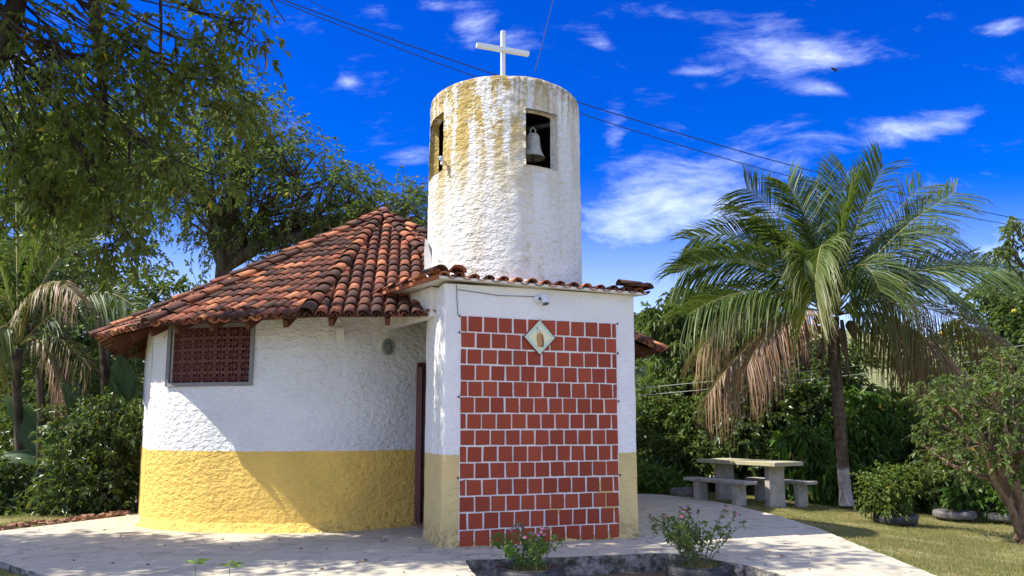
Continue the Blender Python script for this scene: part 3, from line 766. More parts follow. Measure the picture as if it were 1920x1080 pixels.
# the tiles nearest the camera are single parts, the rest one part
covers.sort(key=lambda q: (q[3]-cam.location).length + (6 if q[0] in (3, 4) else 0))
first = None
NCOV = 300
for q in covers[:NCOV]:
    if first is None: o = first = link('roof_tile', T_COVER, TILE, roof)
    else: o = first.copy(); col.objects.link(o)
    o.matrix_basis = q[2]
def join_tiles(name, items, parent):
    cv = np.array([v.co[:] for v in T_COVER.vertices]); tv = np.array([v.co[:] for v in tile_mesh('channel', .39, .085, .072, .012, True, 5).vertices])
    cf = np.array([p.vertices[:] for p in T_COVER.polygons]); tf = np.array([p.vertices[:] for p in bpy.data.meshes['channel'].polygons])
    V = []; F = []; R_ = []; k = 0
    for M, kind in items:
        A_ = np.array(M); src, f = (cv, cf) if kind == 0 else (tv, tf)
        V.append(src @ A_[:3, :3].T + A_[:3, 3]); F.append(f+k); k += len(src); R_.append(np.full(len(src), random.random()))
    me = mesh(name, np.concatenate(V), np.concatenate(F), True)
    at = me.attributes.new('rnd', 'FLOAT', 'POINT'); at.data.foreach_set('value', np.concatenate(R_).astype(np.float32))
    return tag(link(name, me, TILE, parent), kind='stuff')
join_tiles('channel_tiles', chans + [(q[2], 0) for q in covers[NCOV:]], roof)
# rafters under the eaves
for fi in (10, 0, 1, 2, 4, 5):
    a, b = RC[fi], RC[(fi+1) % len(RC)]; L = (b-a).length; m_ = max(2, int(L/.62))
    for k in range(m_):
        p = a.lerp(b, (k+.35)/m_).lerp(APEX, .02); q = p.lerp(APEX, .42); mb = MB()
        h = Vector((0, 0, -.17)); d = (q-p).normalized(); mb.bar(p+d*.08+h, q+h, .065, .10); mb.build('rafter', RAFT, roof)

# low roof over the entry block
er = [Vector(p) for p in [ep(-.10, -.13, 3.235), ep(EW+.12, -.13, 3.19), ep(EW+.12, 2.2, 3.42), ep(.1, 2.2, 3.42), (-2.06, 10.3, 3.20)]]
es = MB(); n = len(er)
es.add(er+[p-Vector((0, 0, .03)) for p in er], [tuple(range(n)), tuple(range(2*n-1, n-1, -1))]+[(i, n+i, n+(i+1) % n, (i+1) % n) for i in range(n)])
eroof = fix_normals(es.build('entry_roof', PLAIN, chapel))
items = []
nt_ = 15; fe, fd = er[0], er[1]
ups = (uy+Vector((0, 0, .10))).normalized(); nrm_ = ux.cross(ups).normalized()
first = None
for c in range(nt_):
    for k in range(2):
        p = fe.lerp(fd, (c+.35)/nt_)+ups*(-.03+k*.3)+Vector((0, 0, .006+random.uniform(-.004, .006)))
        if in_tower(p, .12) or in_tower(p+ups*.3, -.02) and k: continue
        M = tmat(p, ups, nrm_, tilt=-.04, yaw=random.uniform(-.06, .06), s=.86)
        if first is None: o = first = link('eave_tile', T_COVER, TILE, eroof)
        else: o = first.copy(); col.objects.link(o)
        o.matrix_basis = M
    items.append((tmat(fe.lerp(fd, (c+.85)/nt_)+ups*-.02+Vector((0, 0, .03)), ups, nrm_, tilt=-.03, s=.86), 1))
join_tiles('eave_channel_tiles', items, eroof)
# verge tiles: left slanting verge and right end
vg = [(er[0]+Vector((-.02, -.02, .035)), er[4]+Vector((0, 0, .02))), (er[1]+Vector((0, -.06, .055)), er[2]+Vector((0, 0, .05)))]
for vi, (p, q) in enumerate(vg):
    d = (q-p); n_ = int(d.length/.33); d.normalize()
    for k in range(n_+1):
        pp = p+d*(k*.33)
        sc2 = .62 if vi == 0 else .85
        M = tmat(pp, d, Vector((0, 0, 1)), tilt=-.05, yaw=random.uniform(-.07, .07), s=sc2); o = firsth.copy(); col.objects.link(o); o.name = 'verge_tile'; o.parent = eroof; o.matrix_basis = M
# corner tiles heaped where the verges meet, and two lying along the right corner
for (p, d, s) in ((er[1]+ux*-.42+Vector((0, 0, .09)), ux, .8), (er[1]+ux*-.02+Vector((0, 0, .07)), -ux, .75), (er[0]+Vector((.24, -.03, .05)), uy, .95), (er[0]+Vector((.04, -.05, .05)), uy-ux*.4, .9)):
    o = firsth.copy(); col.objects.link(o); o.name = 'corner_tile'; o.parent = eroof; o.matrix_basis = tmat(p, d.normalized(), Vector((0, 0, 1)), s=s)
# cement verge strip on the left
cs = MB(); cs.bar(er[0]+Vector((0, 0, -.01)), er[4]+Vector((0, 0, -.01)), .05, .045); cs.build('verge_strip', TILE, eroof)
# cement fillet where the tower meets the roof
fl = MB(); fl.lathe([(TR+.04, 3.19), (TR+.035, 3.26), (TR+.02, 3.29), (TR-.05, 3.31)], TC, 48); fl.build('tower_fillet', PLAIN, chapel, True)

# ------------------------------------------------------------------ things fixed on the chapel
# bell
bc = Vector((.285, 9.80, 0)); bell = empty('bell', (bc.x, bc.y, 5.05), 'white painted church bell hanging in the right window opening of the round tower', 'bell')
b_ = MB(); b_.lathe([(.02, .345), (.075, .335), (.095, .30), (.104, .18), (.122, .09), (.150, .03), (.165, .0), (.150, .0), (.11, .06), (.09, .16), (.07, .30), (.0, .31)], (bc.x, bc.y, 5.05), 28); b_.build('bell_body', BELLM, bell, True)
b_ = MB(); b_.tube([(bc.x-.035, bc.y, 5.38), (bc.x-.035, bc.y, 5.45), (bc.x, bc.y, 5.49), (bc.x+.035, bc.y, 5.45), (bc.x+.035, bc.y, 5.38)], .012, 6); b_.build('bell_crown', BELLM, bell)
b_ = MB(); b_.tube([(bc.x, bc.y, 5.35), (bc.x, bc.y, 5.03)], .008, 6); b_.lathe([(0, .03), (.022, .02), (.028, 0), (.022, -.02), (0, -.03)], (bc.x, bc.y, 5.02), 10); b_.build('clapper', IRON, bell)
b_ = MB(); b_.bar((bc.x-.30, bc.y+.25, 5.52), (bc.x+.28, bc.y-.03, 5.52), .05, .05); b_.build('hanger_beam', IRON, bell)
# small insulator bracket by the left tower window
br = empty('cable_bracket', (-.92, 9.7, 4.95), 'small white cable bracket beside the left window of the tower', 'bracket')
b_ = MB(); b_.tube([(-.90, 9.76, 4.98), (-.935, 9.66, 4.98), (-.945, 9.62, 4.90)], .016, 8); b_.build('arm', PAINT, br)
b_ = MB(); b_.lathe([(0, .03), (.028, .025), (.034, 0), (.028, -.025), (0, -.03)], (-.95, 9.64, 4.99), 10); b_.build('insulator', mat('grey_ceramic', lambda T: pr(T, (.45, .5, .6), .3)), br)
# floodlight
lp = ep(1.235, -.02, 3.045); lamp = empty('wall_floodlight', lp, 'small white spotlight under the entry roof above the diamond tile', 'lamp')
rot = Matrix.Rotation(math.pi/2, 3, 'X'); rz = Matrix.Rotation(ANG, 3, 'Z')
b_ = MB(); b_.lathe([(0, .02), (.055, .018), (.062, 0), (.062, -.03)], ep(1.235, -.012, 3.04), 20, rz @ rot); b_.build('wall_plate', PAINT, lamp, True)
b_ = MB(); b_.tube([ep(1.235, -.02, 3.04), ep(1.25, -.075, 3.04)], .014, 8); b_.build('bracket', IRON, lamp)
b_ = MB(); b_.tube([ep(1.27, -.07, 3.10), ep(1.275, -.08, 3.07), ep(1.285, -.115, 2.99), ep(1.287, -.125, 2.965)], [.024, .034, .040, .050], 14, True); b_.build('lamp_housing', PAINT, lamp, True)
b_ = MB(); b_.tube([ep(1.2872, -.1265, 2.9665), ep(1.2876, -.1285, 2.961)], .040, 14); b_.build('lamp_glass', GLASSD, lamp)
# conduits on the entry block
cnd = MB(); cnd.tube([ep(.17, -.012, 2.78), ep(.155, -.014, 3.0), ep(.15, -.014, 3.16)], .004, 5); cnd.tube([ep(.15, -.014, 3.10), ep(.7, -.014, 3.055), ep(1.2, -.014, 3.07)], .004, 5); tag(cnd.build('thin_cable', IRON), 'thin dark cable running under the entry roof to the spotlight', 'cable')
# small hooks at the corners of the brick panel
for (s, z) in ((PS0-.012, PZ1), (PS1+.015, PZ1), (PS0-.012, 2.57), (PS1+.012, 2.38), (PS0-.012, 1.78), (PS1+.012, 1.75), (PS0-.012, .81), (PS1+.012, .80)):
    b_ = MB(); b_.lathe([(0, .012), (.012, .010), (.014, -.004)], ep(s, -.008, z), 8, rz @ rot); b_.build('nail', IRON, panel)
# diamond tile with a robed figure
dc = ep(1.24, -.027, 2.55); dia = empty('diamond_tile', dc, 'cream diamond shaped glazed tile with a robed figure, high on the brick front', 'plaque')
hw, hh = .205, .218
def dq(x, z, off): return ep(1.24+x, -.018-off, 2.545+z)
def diamond(w, h, o0, o1, m, nm):
    q = MB(); pts = [(-w, 0), (0, -h), (w, 0), (0, h)]
    q.add([dq(x, z, o0) for x, z in pts]+[dq(x, z, o1) for x, z in pts], [(4,5,6,7), (0,1,5,4), (1,2,6,5), (2,3,7,6), (3,0,4,7)]); fix_normals(q.build(nm, m, dia))
diamond(hw+.016, hh+.017, 0, .016, mat('terracotta_tile_edge', lambda T: pr(T, (.22, .06, .035), .7)), 'backing')
diamond(hw, hh, .0165, .021, CERB, 'border')
diamond(hw*.74, hh*.74, .0215, .023, CERA, 'picture_field')
def flat(pts, off, m, nm):
    q = MB(); q.add([dq(x, z, off) for x, z in pts]+[dq(x, z, off-.0012) for x, z in pts], [tuple(range(len(pts)))]+[(i, len(pts)+i, len(pts)+(i+1) % len(pts), (i+1) % len(pts)) for i in range(len(pts))]); fix_normals(q.build(nm, m, dia))
flat([(-.035, -.125), (.03, -.125), (.045, -.05), (.042, .01), (.028, .045), (.01, .06), (-.012, .058), (-.032, .03), (-.042, -.02)], .0248, ROBE, 'robe')
flat([(.005, -.13), (.05, -.12), (.056, -.06), (.045, .02), (.028, .045), (.02, 0), (.03, -.06)], .0262, ROBED, 'cloak')
flat([(.015*math.cos(a), .076+.019*math.sin(a)) for a in np.linspace(0, 2*math.pi, 11)[:-1]], .0276, SKINT, 'head')
flat([(-.05, -.05), (-.044, -.05), (-.030, .10), (-.036, .10)], .0290, STAFF, 'staff')
flat([(-.045, .10), (-.028, .09), (-.02, .115), (-.035, .135), (-.05, .125)], .0276, STAFF, 'staff_flower')
# oval plaque on the round wall
pc = Vector((-1.80, 10.80, 2.57)); tn = Vector((.52, -.70, 0)).normalized(); tn = Vector((.53, -.85, 0)).normalized()
b_ = MB(); Mo = Matrix.Rotation(math.atan2(tn.y, tn.x)+math.pi/2, 3, 'Z') @ rot
for prof, nm, mt in (([(0, .03), (.10, .028), (.125, .018), (.13, -.02)], 'plaque_disc', ORN), ([(.085, .032), (.10, .045), (.118, .040), (.125, .02)], 'plaque_rim', GREYW)):
    pass
plq = empty('oval_plaque', pc, 'small dark oval plaque on the shaded white wall near the door', 'plaque')
b_ = MB(); b_.lathe([(0, .020), (.07, .020), (.074, -.03)], (0, 0, 0), 24, Mo); b_.V = [(x+pc.x, y+pc.y, z*1.35+pc.z) for x, y, z in b_.V]; b_.build('plaque_field', ORN, plq, True)
b_ = MB(); b_.lathe([(.060, .022), (.066, .034), (.078, .032), (.086, .015), (.086, -.03)], (0, 0, 0), 24, Mo); b_.V = [(x+pc.x, y+pc.y, z*1.35+pc.z) for x, y, z in b_.V]; b_.build('plaque_rim', ORN, plq, True)
b_ = MB(); b_.lathe([(.015, .024), (.022, .034), (.030, .030), (.034, .02)], (0, 0, 0), 16, Mo); b_.V = [(x+pc.x, y+pc.y, z*1.5+pc.z) for x, y, z in b_.V]; b_.build('plaque_motif', GREYW, plq, True)
# small junction box high on the wall
jb = MB(); jb.box((-2.42, 10.43, 2.72), (.11, .07, .16), Matrix.Rotation(.3, 3, 'Z')); tag(jb.build('junction_box', PLAIN), 'small pale junction box under the eaves on the round wall', 'box')

# ------------------------------------------------------------------ vegetation tools
def set_attr(me, nm, arr):
    at = me.attributes.new(nm, 'FLOAT', 'POINT'); at.data.foreach_set('value', np.asarray(arr, dtype=np.float32))
def norm(a): return a/np.maximum(np.linalg.norm(a, axis=1, keepdims=True), 1e-9)
def leaves(P0, D, L, W, droop=.3, fold=.25):
    """pointed folded leaves: P0 (n,3) bases, D (n,3) directions"""
    n = len(P0); D = norm(D); R_ = rng.normal(size=(n, 3)); S = norm(np.cross(D, R_)); U = np.cross(S, D)
    flip = np.where(U[:, 2:3] < 0, -1, 1); keepf = np.where(rng.random((n, 1)) < .75, flip, 1); U = U*keepf
    L = L*rng.uniform(.65, 1.2, (n, 1)); W = W*rng.uniform(.8, 1.15, (n, 1))
    mid = P0+D*L*.45; tip = P0+D*L - np.array([0, 0, 1])*L*droop
    a = mid-S*W*.5+U*W*fold; b = mid+S*W*.5+U*W*fold
    V = np.stack([P0, a, tip, b], 1).reshape(-1, 3); k = np.arange(n)*4
    F = np.concatenate([np.stack([k, k+1, k+2], 1), np.stack([k, k+2, k+3], 1)])
    return V, F, np.repeat(rng.random(n), 4)
def tubes(lines, n=5):
    """list of (pts (m,3), r0, r1)"""
    V = []; F = []; k = 0
    for pts, r0, r1 in lines:
        pts = np.asarray(pts, float); m_ = len(pts); t = np.gradient(pts, axis=0); t = norm(t)
        ref = np.array([.31, .87, .21]); u = norm(np.cross(t, ref)+1e-6); w = np.cross(t, u)
        rr = np.linspace(r0, r1, m_)[:, None, None]; a = np.linspace(0, 2*np.pi, n, endpoint=False)
        ring = pts[:, None, :] + rr*(np.cos(a)[None, :, None]*u[:, None, :]+np.sin(a)[None, :, None]*w[:, None, :])
        V.append(ring.reshape(-1, 3)); i, j = np.meshgrid(np.arange(m_-1), np.arange(n), indexing='ij'); i = i.ravel(); j = j.ravel()
        F.append(k+np.stack([i*n+j, i*n+(j+1) % n, (i+1)*n+(j+1) % n, (i+1)*n+j], 1)); k += m_*n
    return np.concatenate(V), np.concatenate(F)
def bez(a, c, b, n=7, wob=0.0):
    t = np.linspace(0, 1, n)[:, None]; p = (1-t)**2*np.array(a)+2*t*(1-t)*np.array(c)+t*t*np.array(b)
    if wob: p[1:-1] += rng.normal(0, wob, (n-2, 3))
    return p
def crown(blobs, clumps, twigs, lpt, L, W, droop=.3, twl=.5, out=.5, hang=0.0, cr=.30):
    """blobs (x,y,z,rx,ry,rz); clumps per blob, twigs per clump, leaves per twig. returns leaf arrays and clump centres"""
    P0 = []; DD = []; CC = []; TW = []
    vol = [b[3]*b[4]*b[5] for b in blobs]; mv = max(vol)
    for b in blobs:
        c = np.array(b[:3]); r = np.array(b[3:6]); nc = max(3, int(clumps*(b[3]*b[4]*b[5]/mv)**.66))
        d = norm(rng.normal(size=(nc, 3))); rad = rng.uniform(.25, 1, (nc, 1))**.45; cc = c+d*rad*r
        CC.append(cc); rs = float(np.mean(r))*cr
        nt_ = nc*twigs
        ci = np.repeat(cc, twigs, 0); dcl = norm(rng.normal(size=(nt_, 3))); st = ci+dcl*rs*rng.uniform(.1, 1, (nt_, 1))**.6*np.array([1, 1, .75])
        od = norm(norm((st-c)/r)*out+dcl*.7+rng.normal(0, .35, (nt_, 3))+np.array([0, 0, -hang+.1]))
        tl = twl*rng.uniform(.5, 1.2, (nt_, 1)); TW.append((st, od, tl))
        t = rng.random((nt_, lpt, 1)); 
        base = st[:, None, :]+od[:, None, :]*tl[:, None, :]*t + np.array([0, 0, -1])*(t**2)*tl[:, None, :]*(.25+hang)
        side = rng.normal(size=(nt_, lpt, 3)); dr = od[:, None, :]*.7+norm(side.reshape(-1, 3)).reshape(nt_, lpt, 3)*.8+np.array([0, 0, -hang*.8])
        P0.append(base.reshape(-1, 3)); DD.append(dr.reshape(-1, 3))
    P0 = np.concatenate(P0); DD = np.concatenate(DD)
    V, F, R_ = leaves(P0, DD, L, W, droop)
    return V, F, R_, np.concatenate(CC), TW
def tree(name, base, blobs, leafmat, barkmat, label, cat='tree', group=None, clumps=30, twigs=10, lpt=9, L=.12, W=.05, droop=.3, twl=.5, hang=0., r0=.15,
         fork=None, branches=26, out=.5, cr=.30, twigw=.004, extra_trunks=None, fruit=None):
    root = empty(name, base, label, cat, group)
    V, F, R_, CC, TW = crown(blobs, clumps, twigs, lpt, L, W, droop, twl, out, hang, cr)
    me = mesh('foliage', V, F); set_attr(me, 'rnd', R_); link('foliage' if cat != 'tree' else 'crown', me, leafmat, root)
    base = np.array(base, float); top = np.mean([b[:3] for b in blobs], axis=0)
    if fork is None: fork = base*.45+top*.55; fork[2] = base[2]+(min(b[2]-b[5] for b in blobs)-base[2])*.9 if base[2] < min(b[2]-b[5] for b in blobs) else base[2]+.3*(top[2]-base[2])
    fork = np.array(fork, float); lines = []
    if r0 > 0:
        tr = bez(base-np.array([0, 0, .05]), base*.5+fork*.5+rng.normal(0, .05, 3)*np.linalg.norm(fork-base), fork, 9); rr = r0
        lines.append((tr, r0*1.15, r0*.72))
        for e in (extra_trunks or []): lines.append((np.array(e[0], float), e[1], e[2]))
        for b in blobs:
            e = np.array(b[:3]); l = bez(fork, fork*.5+e*.5+np.array([0, 0, .15*np.linalg.norm(e-fork)])+rng.normal(0, .12, 3), e, 8, .02*np.linalg.norm(e-fork)); lines.append((l, r0*.62, r0*.16))
            idx = [i for i in range(len(CC)) if np.linalg.norm((CC[i]-e)/np.array(b[3:6])) < 1.05][:branches]
            for i in idx:
                s = l[rng.integers(2, 8)]; q = CC[i]; lines.append((bez(s, s*.5+q*.5+rng.normal(0, .1, 3)*np.linalg.norm(q-s), q, 5), r0*.18, r0*.04+.003))
        TV, TF = tubes(lines, 7 if r0 > .07 else 5)
        link('trunk', mesh('trunk', TV, TF, True), barkmat, root)
        # twigs
        tl = []
        for st, od, t in TW:
            sel = rng.random(len(st)) < min(1, 700/len(st)/len(TW))
            for s, o_, q in zip(st[sel], od[sel], t[sel]): tl.append((np.array([s-o_*q*.4, s+o_*q*.5, s+o_*q+np.array([0, 0, -1])*q*(.25+hang)]), twigw, twigw*.4))
        if tl:
            TV, TF = tubes(tl, 3); tag(link('twig', mesh('twig', TV, TF), barkmat, root), kind='stuff')
    for f in (fruit or []):
        m_ = MB(); m_.lathe([(0.001, f[3]), (f[3]*.7, f[3]*.7), (f[3], 0), (f[3]*.7, -f[3]*.7), (.001, -f[3])], f[:3], 8); m_.build('fruit', LEMON, root, True)
    return root
# ------------------------------------------------------------------ trees and shrubs
# tall tree whose branches hang over the left of the forecourt
tree('tall_tree', (-8.8, 8.2, -.05), [(-3.916, 8.2, 5.922, 0.791, 0.7, 0.498), (-4.69, 8.4, 5.23, 0.72, 0.8, 0.57), (-3.534, 8.2, 5.139, 0.498, 0.6, 0.439), (-4.903, 8.6, 4.452, 0.799, 0.8, 0.461), (-3.882, 8.2, 4.248, 0.469, 0.6, 0.381), (-3.032, 7.9, 5.916, 0.395, 0.4, 0.237), (-5.757, 8.8, 5.238, 0.597, 0.8, 0.503), (-5.542, 8.6, 6.141, 0.522, 0.7, 0.369), (-5.836, 8.8, 4.186, 0.44, 0.5, 0.377), (-4.49, 8.4, 3.616, 0.36, 0.4, 0.27)],
     L_OLIVE, BARKD, 'tall tree with dark hanging branches over the left of the forecourt', clumps=18, twigs=9, lpt=9, L=.105, W=.045, droop=.3, twl=.40, hang=.3, r0=.085,
     fork=(-7.6, 8.3, 7.4), branches=12, cr=.36, twigw=.0035,
     extra_trunks=[([(-6.313, 8.4, 5.428), (-5.992, 8.4, 6.099), (-5.9, 8.4, 6.921)], .13, .10), ([(-5.094, 8.4, 6.921), (-4.986, 8.4, 6.303), (-4.905, 8.4, 5.695), (-4.71, 8.3, 4.924)], .085, .04),
                   ([(-6.428, 8.5, 5.916), (-6.166, 8.5, 5.861), (-5.837, 8.5, 5.759), (-5.397, 8.4, 5.829), (-5.014, 8.4, 5.796)], .035, .02), ([(-4.096, 8.1, 6.591), (-4.044, 8.1, 5.932), (-4.026, 8.1, 5.221)], .022, .012),
                   ([(-3.001, 8, 6.07), (-2.978, 8, 5.683), (-2.973, 8, 5.288)], .004, .003), ([(-2.811, 8, 5.876), (-2.789, 8, 5.491), (-2.828, 8, 5.288)], .006, .004), ([(-2.781, 7.9, 6.399), (-2.698, 7.9, 6.14), (-2.553, 7.9, 5.948)], .012, .006)])
tree('shade_tree', (-11.5, 7.6, -.1), [(-9.2, 7.7, 5.9, 1.5, .8, .9), (-7.3, 7.8, 7.4, 1.4, 1.0, .7), (-10.8, 7.8, 7.4, 1.5, 1.0, .9), (-8.6, 7.4, 6.9, 1.4, .9, .7), (-12.0, 8.0, 8.2, 1.5, .9, .9), (-6.3, 7.6, 8.4, 1.2, .9, .6), (-3.8, 7.3, 9.4, 1.0, .7, .5), (-5.0, 7.2, 9.0, .9, .6, .5)],
     L_OLIVE, BARKD, 'spreading tree just off the left edge that shades the forecourt', clumps=50, twigs=9, lpt=10, L=.16, W=.07, droop=.3, twl=.5, r0=.2, branches=8, cr=.45)
# feathery tree rising behind the chapel
tree('feathery_tree', (-9.0, 23, -.1), [(-8.026, 22, 10.194, 1.336, 1.8, 1.179), (-6.5, 22, 8.755, 1.493, 1.8, 1.257), (-5.247, 23, 8.388, 1.396, 1.6, 1.15), (-9.079, 22, 8.335, 1.729, 2, 1.493), (-3.801, 23, 8.04, 1.232, 1.5, 0.986), (-10.329, 22, 10.365, 1.571, 1.8, 1.336), (-8.083, 23, 7.434, 1.643, 1.6, 1.15), (-2.817, 24, 8.056, 0.857, 1.2, 1.114), (-8.731, 22, 11.225, 0.786, 1, 0.629)],
     L_FEATH, BARK, 'broad feathery tree rising behind the chapel roof', clumps=34, twigs=12, lpt=12, L=.19, W=.040, droop=.4, twl=.8, hang=.1, r0=.34, fork=(-8.847, 22.5, 6.295), branches=22, cr=.40, twigw=.010)
tree('bright_tree', (-17.5, 27, -.1), [(-18.109, 27, 12.398, 1.736, 2, 1.35), (-16.576, 27, 10.731, 2.121, 2, 1.543), (-17.769, 26, 9.001, 1.486, 2, 1.671), (-15.369, 28, 11.721, 1.8, 2, 1.8), (-15.419, 27, 8.48, 1.929, 2, 1.543)],
     L_LIME, BARK, 'sunlit yellow green tree behind the hanging branches at the far left', clumps=34, twigs=12, lpt=11, L=.24, W=.10, droop=.3, twl=.9, r0=.3, branches=10, cr=.38, twigw=.012)
tree('backdrop_tree', (-15, 24, -.1), [(-14.338, 22, 5.213, 1.729, 2, 1.257), (-12.777, 23, 4.712, 1.314, 2, 0.821), (-13.466, 20, 3.125, 1.286, 2, 1.143), (-12.764, 22, 3.296, 1.414, 1.6, 1.1), (-10.939, 24, 5.382, 1.543, 2, 0.686)],
     L_MID, BARKD, 'dense green tree low behind the palm at the left edge', clumps=34, twigs=12, lpt=11, L=.2, W=.085, droop=.3, twl=.7, r0=.2, branches=8, cr=.4, twigw=.010)
tree('broadleaf_tree', (-12.5, 19.5, -.1), [(-11.402, 18, 5.32, 1.286, 1.2, 0.771), (-11.571, 17, 4.351, 0.729, 1.2, 0.85)],
     L_DARK, BARK, 'dark broadleaf tree between the left palm and the feathery tree', clumps=30, twigs=11, lpt=11, L=.16, W=.075, droop=.3, twl=.5, r0=.16, branches=8, cr=.4)
# undergrowth left of the chapel
def shrub(base, blobs, m, label, group=None, **k):
    kw = dict(cat='shrub', clumps=34, twigs=10, lpt=10, L=.10, W=.045, twl=.32, r0=.025, branches=8, cr=.42, twigw=.003); kw.update(k)
    return tree('shrub', base, blobs, m, BARKD, label, group=group, **kw)
shrub((-7.6, 13.1, -.05), [(-7.124, 12.9, 0.7, 0.571, 0.6, 0.783), (-6.77, 13, 1.42, 0.371, 0.5, 0.557), (-6.595, 12.8, 0.352, 0.311, 0.4, 0.411), (-7.383, 12.7, 0.273, 0.408, 0.5, 0.408), (-7.489, 13.2, 1.513, 0.377, 0.5, 0.471)], L_DARK, 'dark glossy bush beside the left corner of the chapel', L=.115, W=.05)
shrub((-10.2, 15.4, -.05), [(-10.335, 15.6, 0.766, 0.78, 0.6, 1.226), (-9.807, 16, 1.42, 0.571, 0.6, 0.686), (-9.262, 15.2, 0.047, 0.651, 0.5, 0.651), (-9.793, 14.9, -0.13, 0.639, 0.5, 0.479)], L_DARK, 'deep shaded undergrowth at the left edge behind the brick edging', L=.12, W=.05, clumps=40)
shrub((-9.4, 17, -.05), [(-10.118, 17, 1.42, 1.093, 0.8, 1.093), (-11.263, 17, 2.141, 0.971, 0.8, 1.093), (-8.974, 17, 1.42, 0.729, 0.8, 1.336), (-9.414, 16, -0.025, 1.257, 0.6, 0.686), (-9.446, 18, 3.474, 0.771, 0.8, 0.643)], L_MID, 'tangled green thicket behind the banana leaves', L=.15, W=.06, clumps=44)
shrub((-9.3, 13.2, -.05), [(-8.672, 13.2, 0.002, 0.424, 0.4, 0.283), (-7.965, 12.9, -0.142, 0.369, 0.3, 0.184), (-9.154, 13.3, 0.493, 0.38, 0.4, 0.475)], L_DARK, 'low dark plants just behind the brick rubble edging at the left edge', L=.10, W=.045, clumps=26)
# bare mottled trunks among the undergrowth
for pts, r, lab in (([(-8.35, 13.6, -0.458), (-8.458, 13.6, 0.661), (-8.515, 13.6, 1.612), (-8.623, 13.6, 2.482)], .085, 'mottled upright bare trunk in the left undergrowth'),
                    ([(-8.028, 14.2, 1.121), (-8.295, 14.2, 2.022), (-8.587, 14.2, 2.529), (-8.893, 14.2, 2.938)], .085, 'leaning dark trunk crossing above the banana leaves'),
                    ([(-8.078, 15, 1.42), (-8.172, 15, 2.484), (-8.333, 15, 3.567)], .10, 'pale lichen covered trunk behind the banana leaves')):
    root = empty('tree_trunk', pts[0], lab, 'tree trunk'); V, F = tubes([(np.array(pts), r, r*.8)], 9); link('trunk', mesh('trunk', V, F, True), BARK, root)
    V, F = tubes([(bez(pts[-1], np.array(pts[-1])+np.array([.2, 0, .4]), np.array(pts[-1])+np.array([s*.5, .2, .9]), 5), r*.5, r*.15) for s in (-1, 1)], 6); link('limb', mesh('limb', V, F, True), BARK, root)

def blade(name, parent, base, ctrl, tip, width, m, face=(0, -1, .3), n=14, rag=.06, rib=.014):
    b = bez(base, ctrl, tip, n); t = norm(np.gradient(b, axis=0)); f = np.array(face, float); S = norm(np.cross(t, f[None, :])); U = np.cross(S, t)
    V = []; F = []; R_ = []
    for i in range(n):
        q = i/(n-1); w = width*.5*max(.02, math.sin(math.pi*min(1, (q*.93+.07))**.8))**.6
        for s in (-1, -.5, 0, .5, 1):
            k = abs(s); V.append(b[i]+S[i]*s*w*(1-rag*rng.random()*(k == 1)) + U[i]*(-k*k*w*.22+(.0 if k else -.01)) + np.array([0, 0, -1])*k*w*.25)
    for i in range(n-1):
        for j in range(4): F.append((i*5+j, i*5+j+1, (i+1)*5+j+1, (i+1)*5+j))
    me = mesh(name, np.array(V), np.array(F), True); set_attr(me, 'rnd', np.full(len(V), rng.random())); o = link(name, me, m, parent)
    V, F = tubes([(b-U*.0, rib, rib*.25)], 5); link('midrib', mesh('midrib', V, F, True), STEM, o); return o
ban = empty('banana_plant', (-7.237, 14, 0.155), 'banana plant with big paddle leaves left of the chapel corner', 'plant')
for (a, c, t, w, f) in (((-7.281, 14, 1.42), (-7.274, 14, 2.213), (-7.338, 13.9, 2.765), .58, (0,-1,.2)), ((-7.4, 14, 1.126), (-7.407, 13.9, 1.714), (-7.41, 13.8, 2.251), .52, (.2,-1,.1)), ((-7.325, 14, 0.445), (-7.168, 14, 1.815), (-7.027, 14, 2.413), .10, (0,-1,.2)),
                     ((-7.598, 14, 0.833), (-7.82, 13.6, 1.612), (-8.45, 13.4, 1.42), .50, (0,-.6,.9)), ((-7.992, 14, 0.833), (-8.65, 13.6, 1.134), (-9.35, 13.4, 0.858), .52, (0,-.6,.9)), ((-7.713, 14.2, 0.923), (-8.079, 14, 2.014), (-8.528, 14.2, 2.427), .45, (.5,-.8,.4)), ((-8.592, 14.2, 0.627), (-8.944, 14, 1.617), (-9.475, 14, 2.014), .48, (.3,-.8,.5)), ((-7.263, 14.3, 0.92), (-7.213, 14.3, 1.722), (-7.413, 14.4, 2.441), .5, (.3,-.9,.1))):
    blade('banana_leaf', ban, a, c, t, w, L_BANANA, f)
m_ = MB(); m_.tube([(-7.218, 14.05, -0.52), (-7.302, 14.05, 0.441), (-7.357, 14, 1.224)], [.09, .07, .045], 8); m_.build('stem', STEM, ban, True)

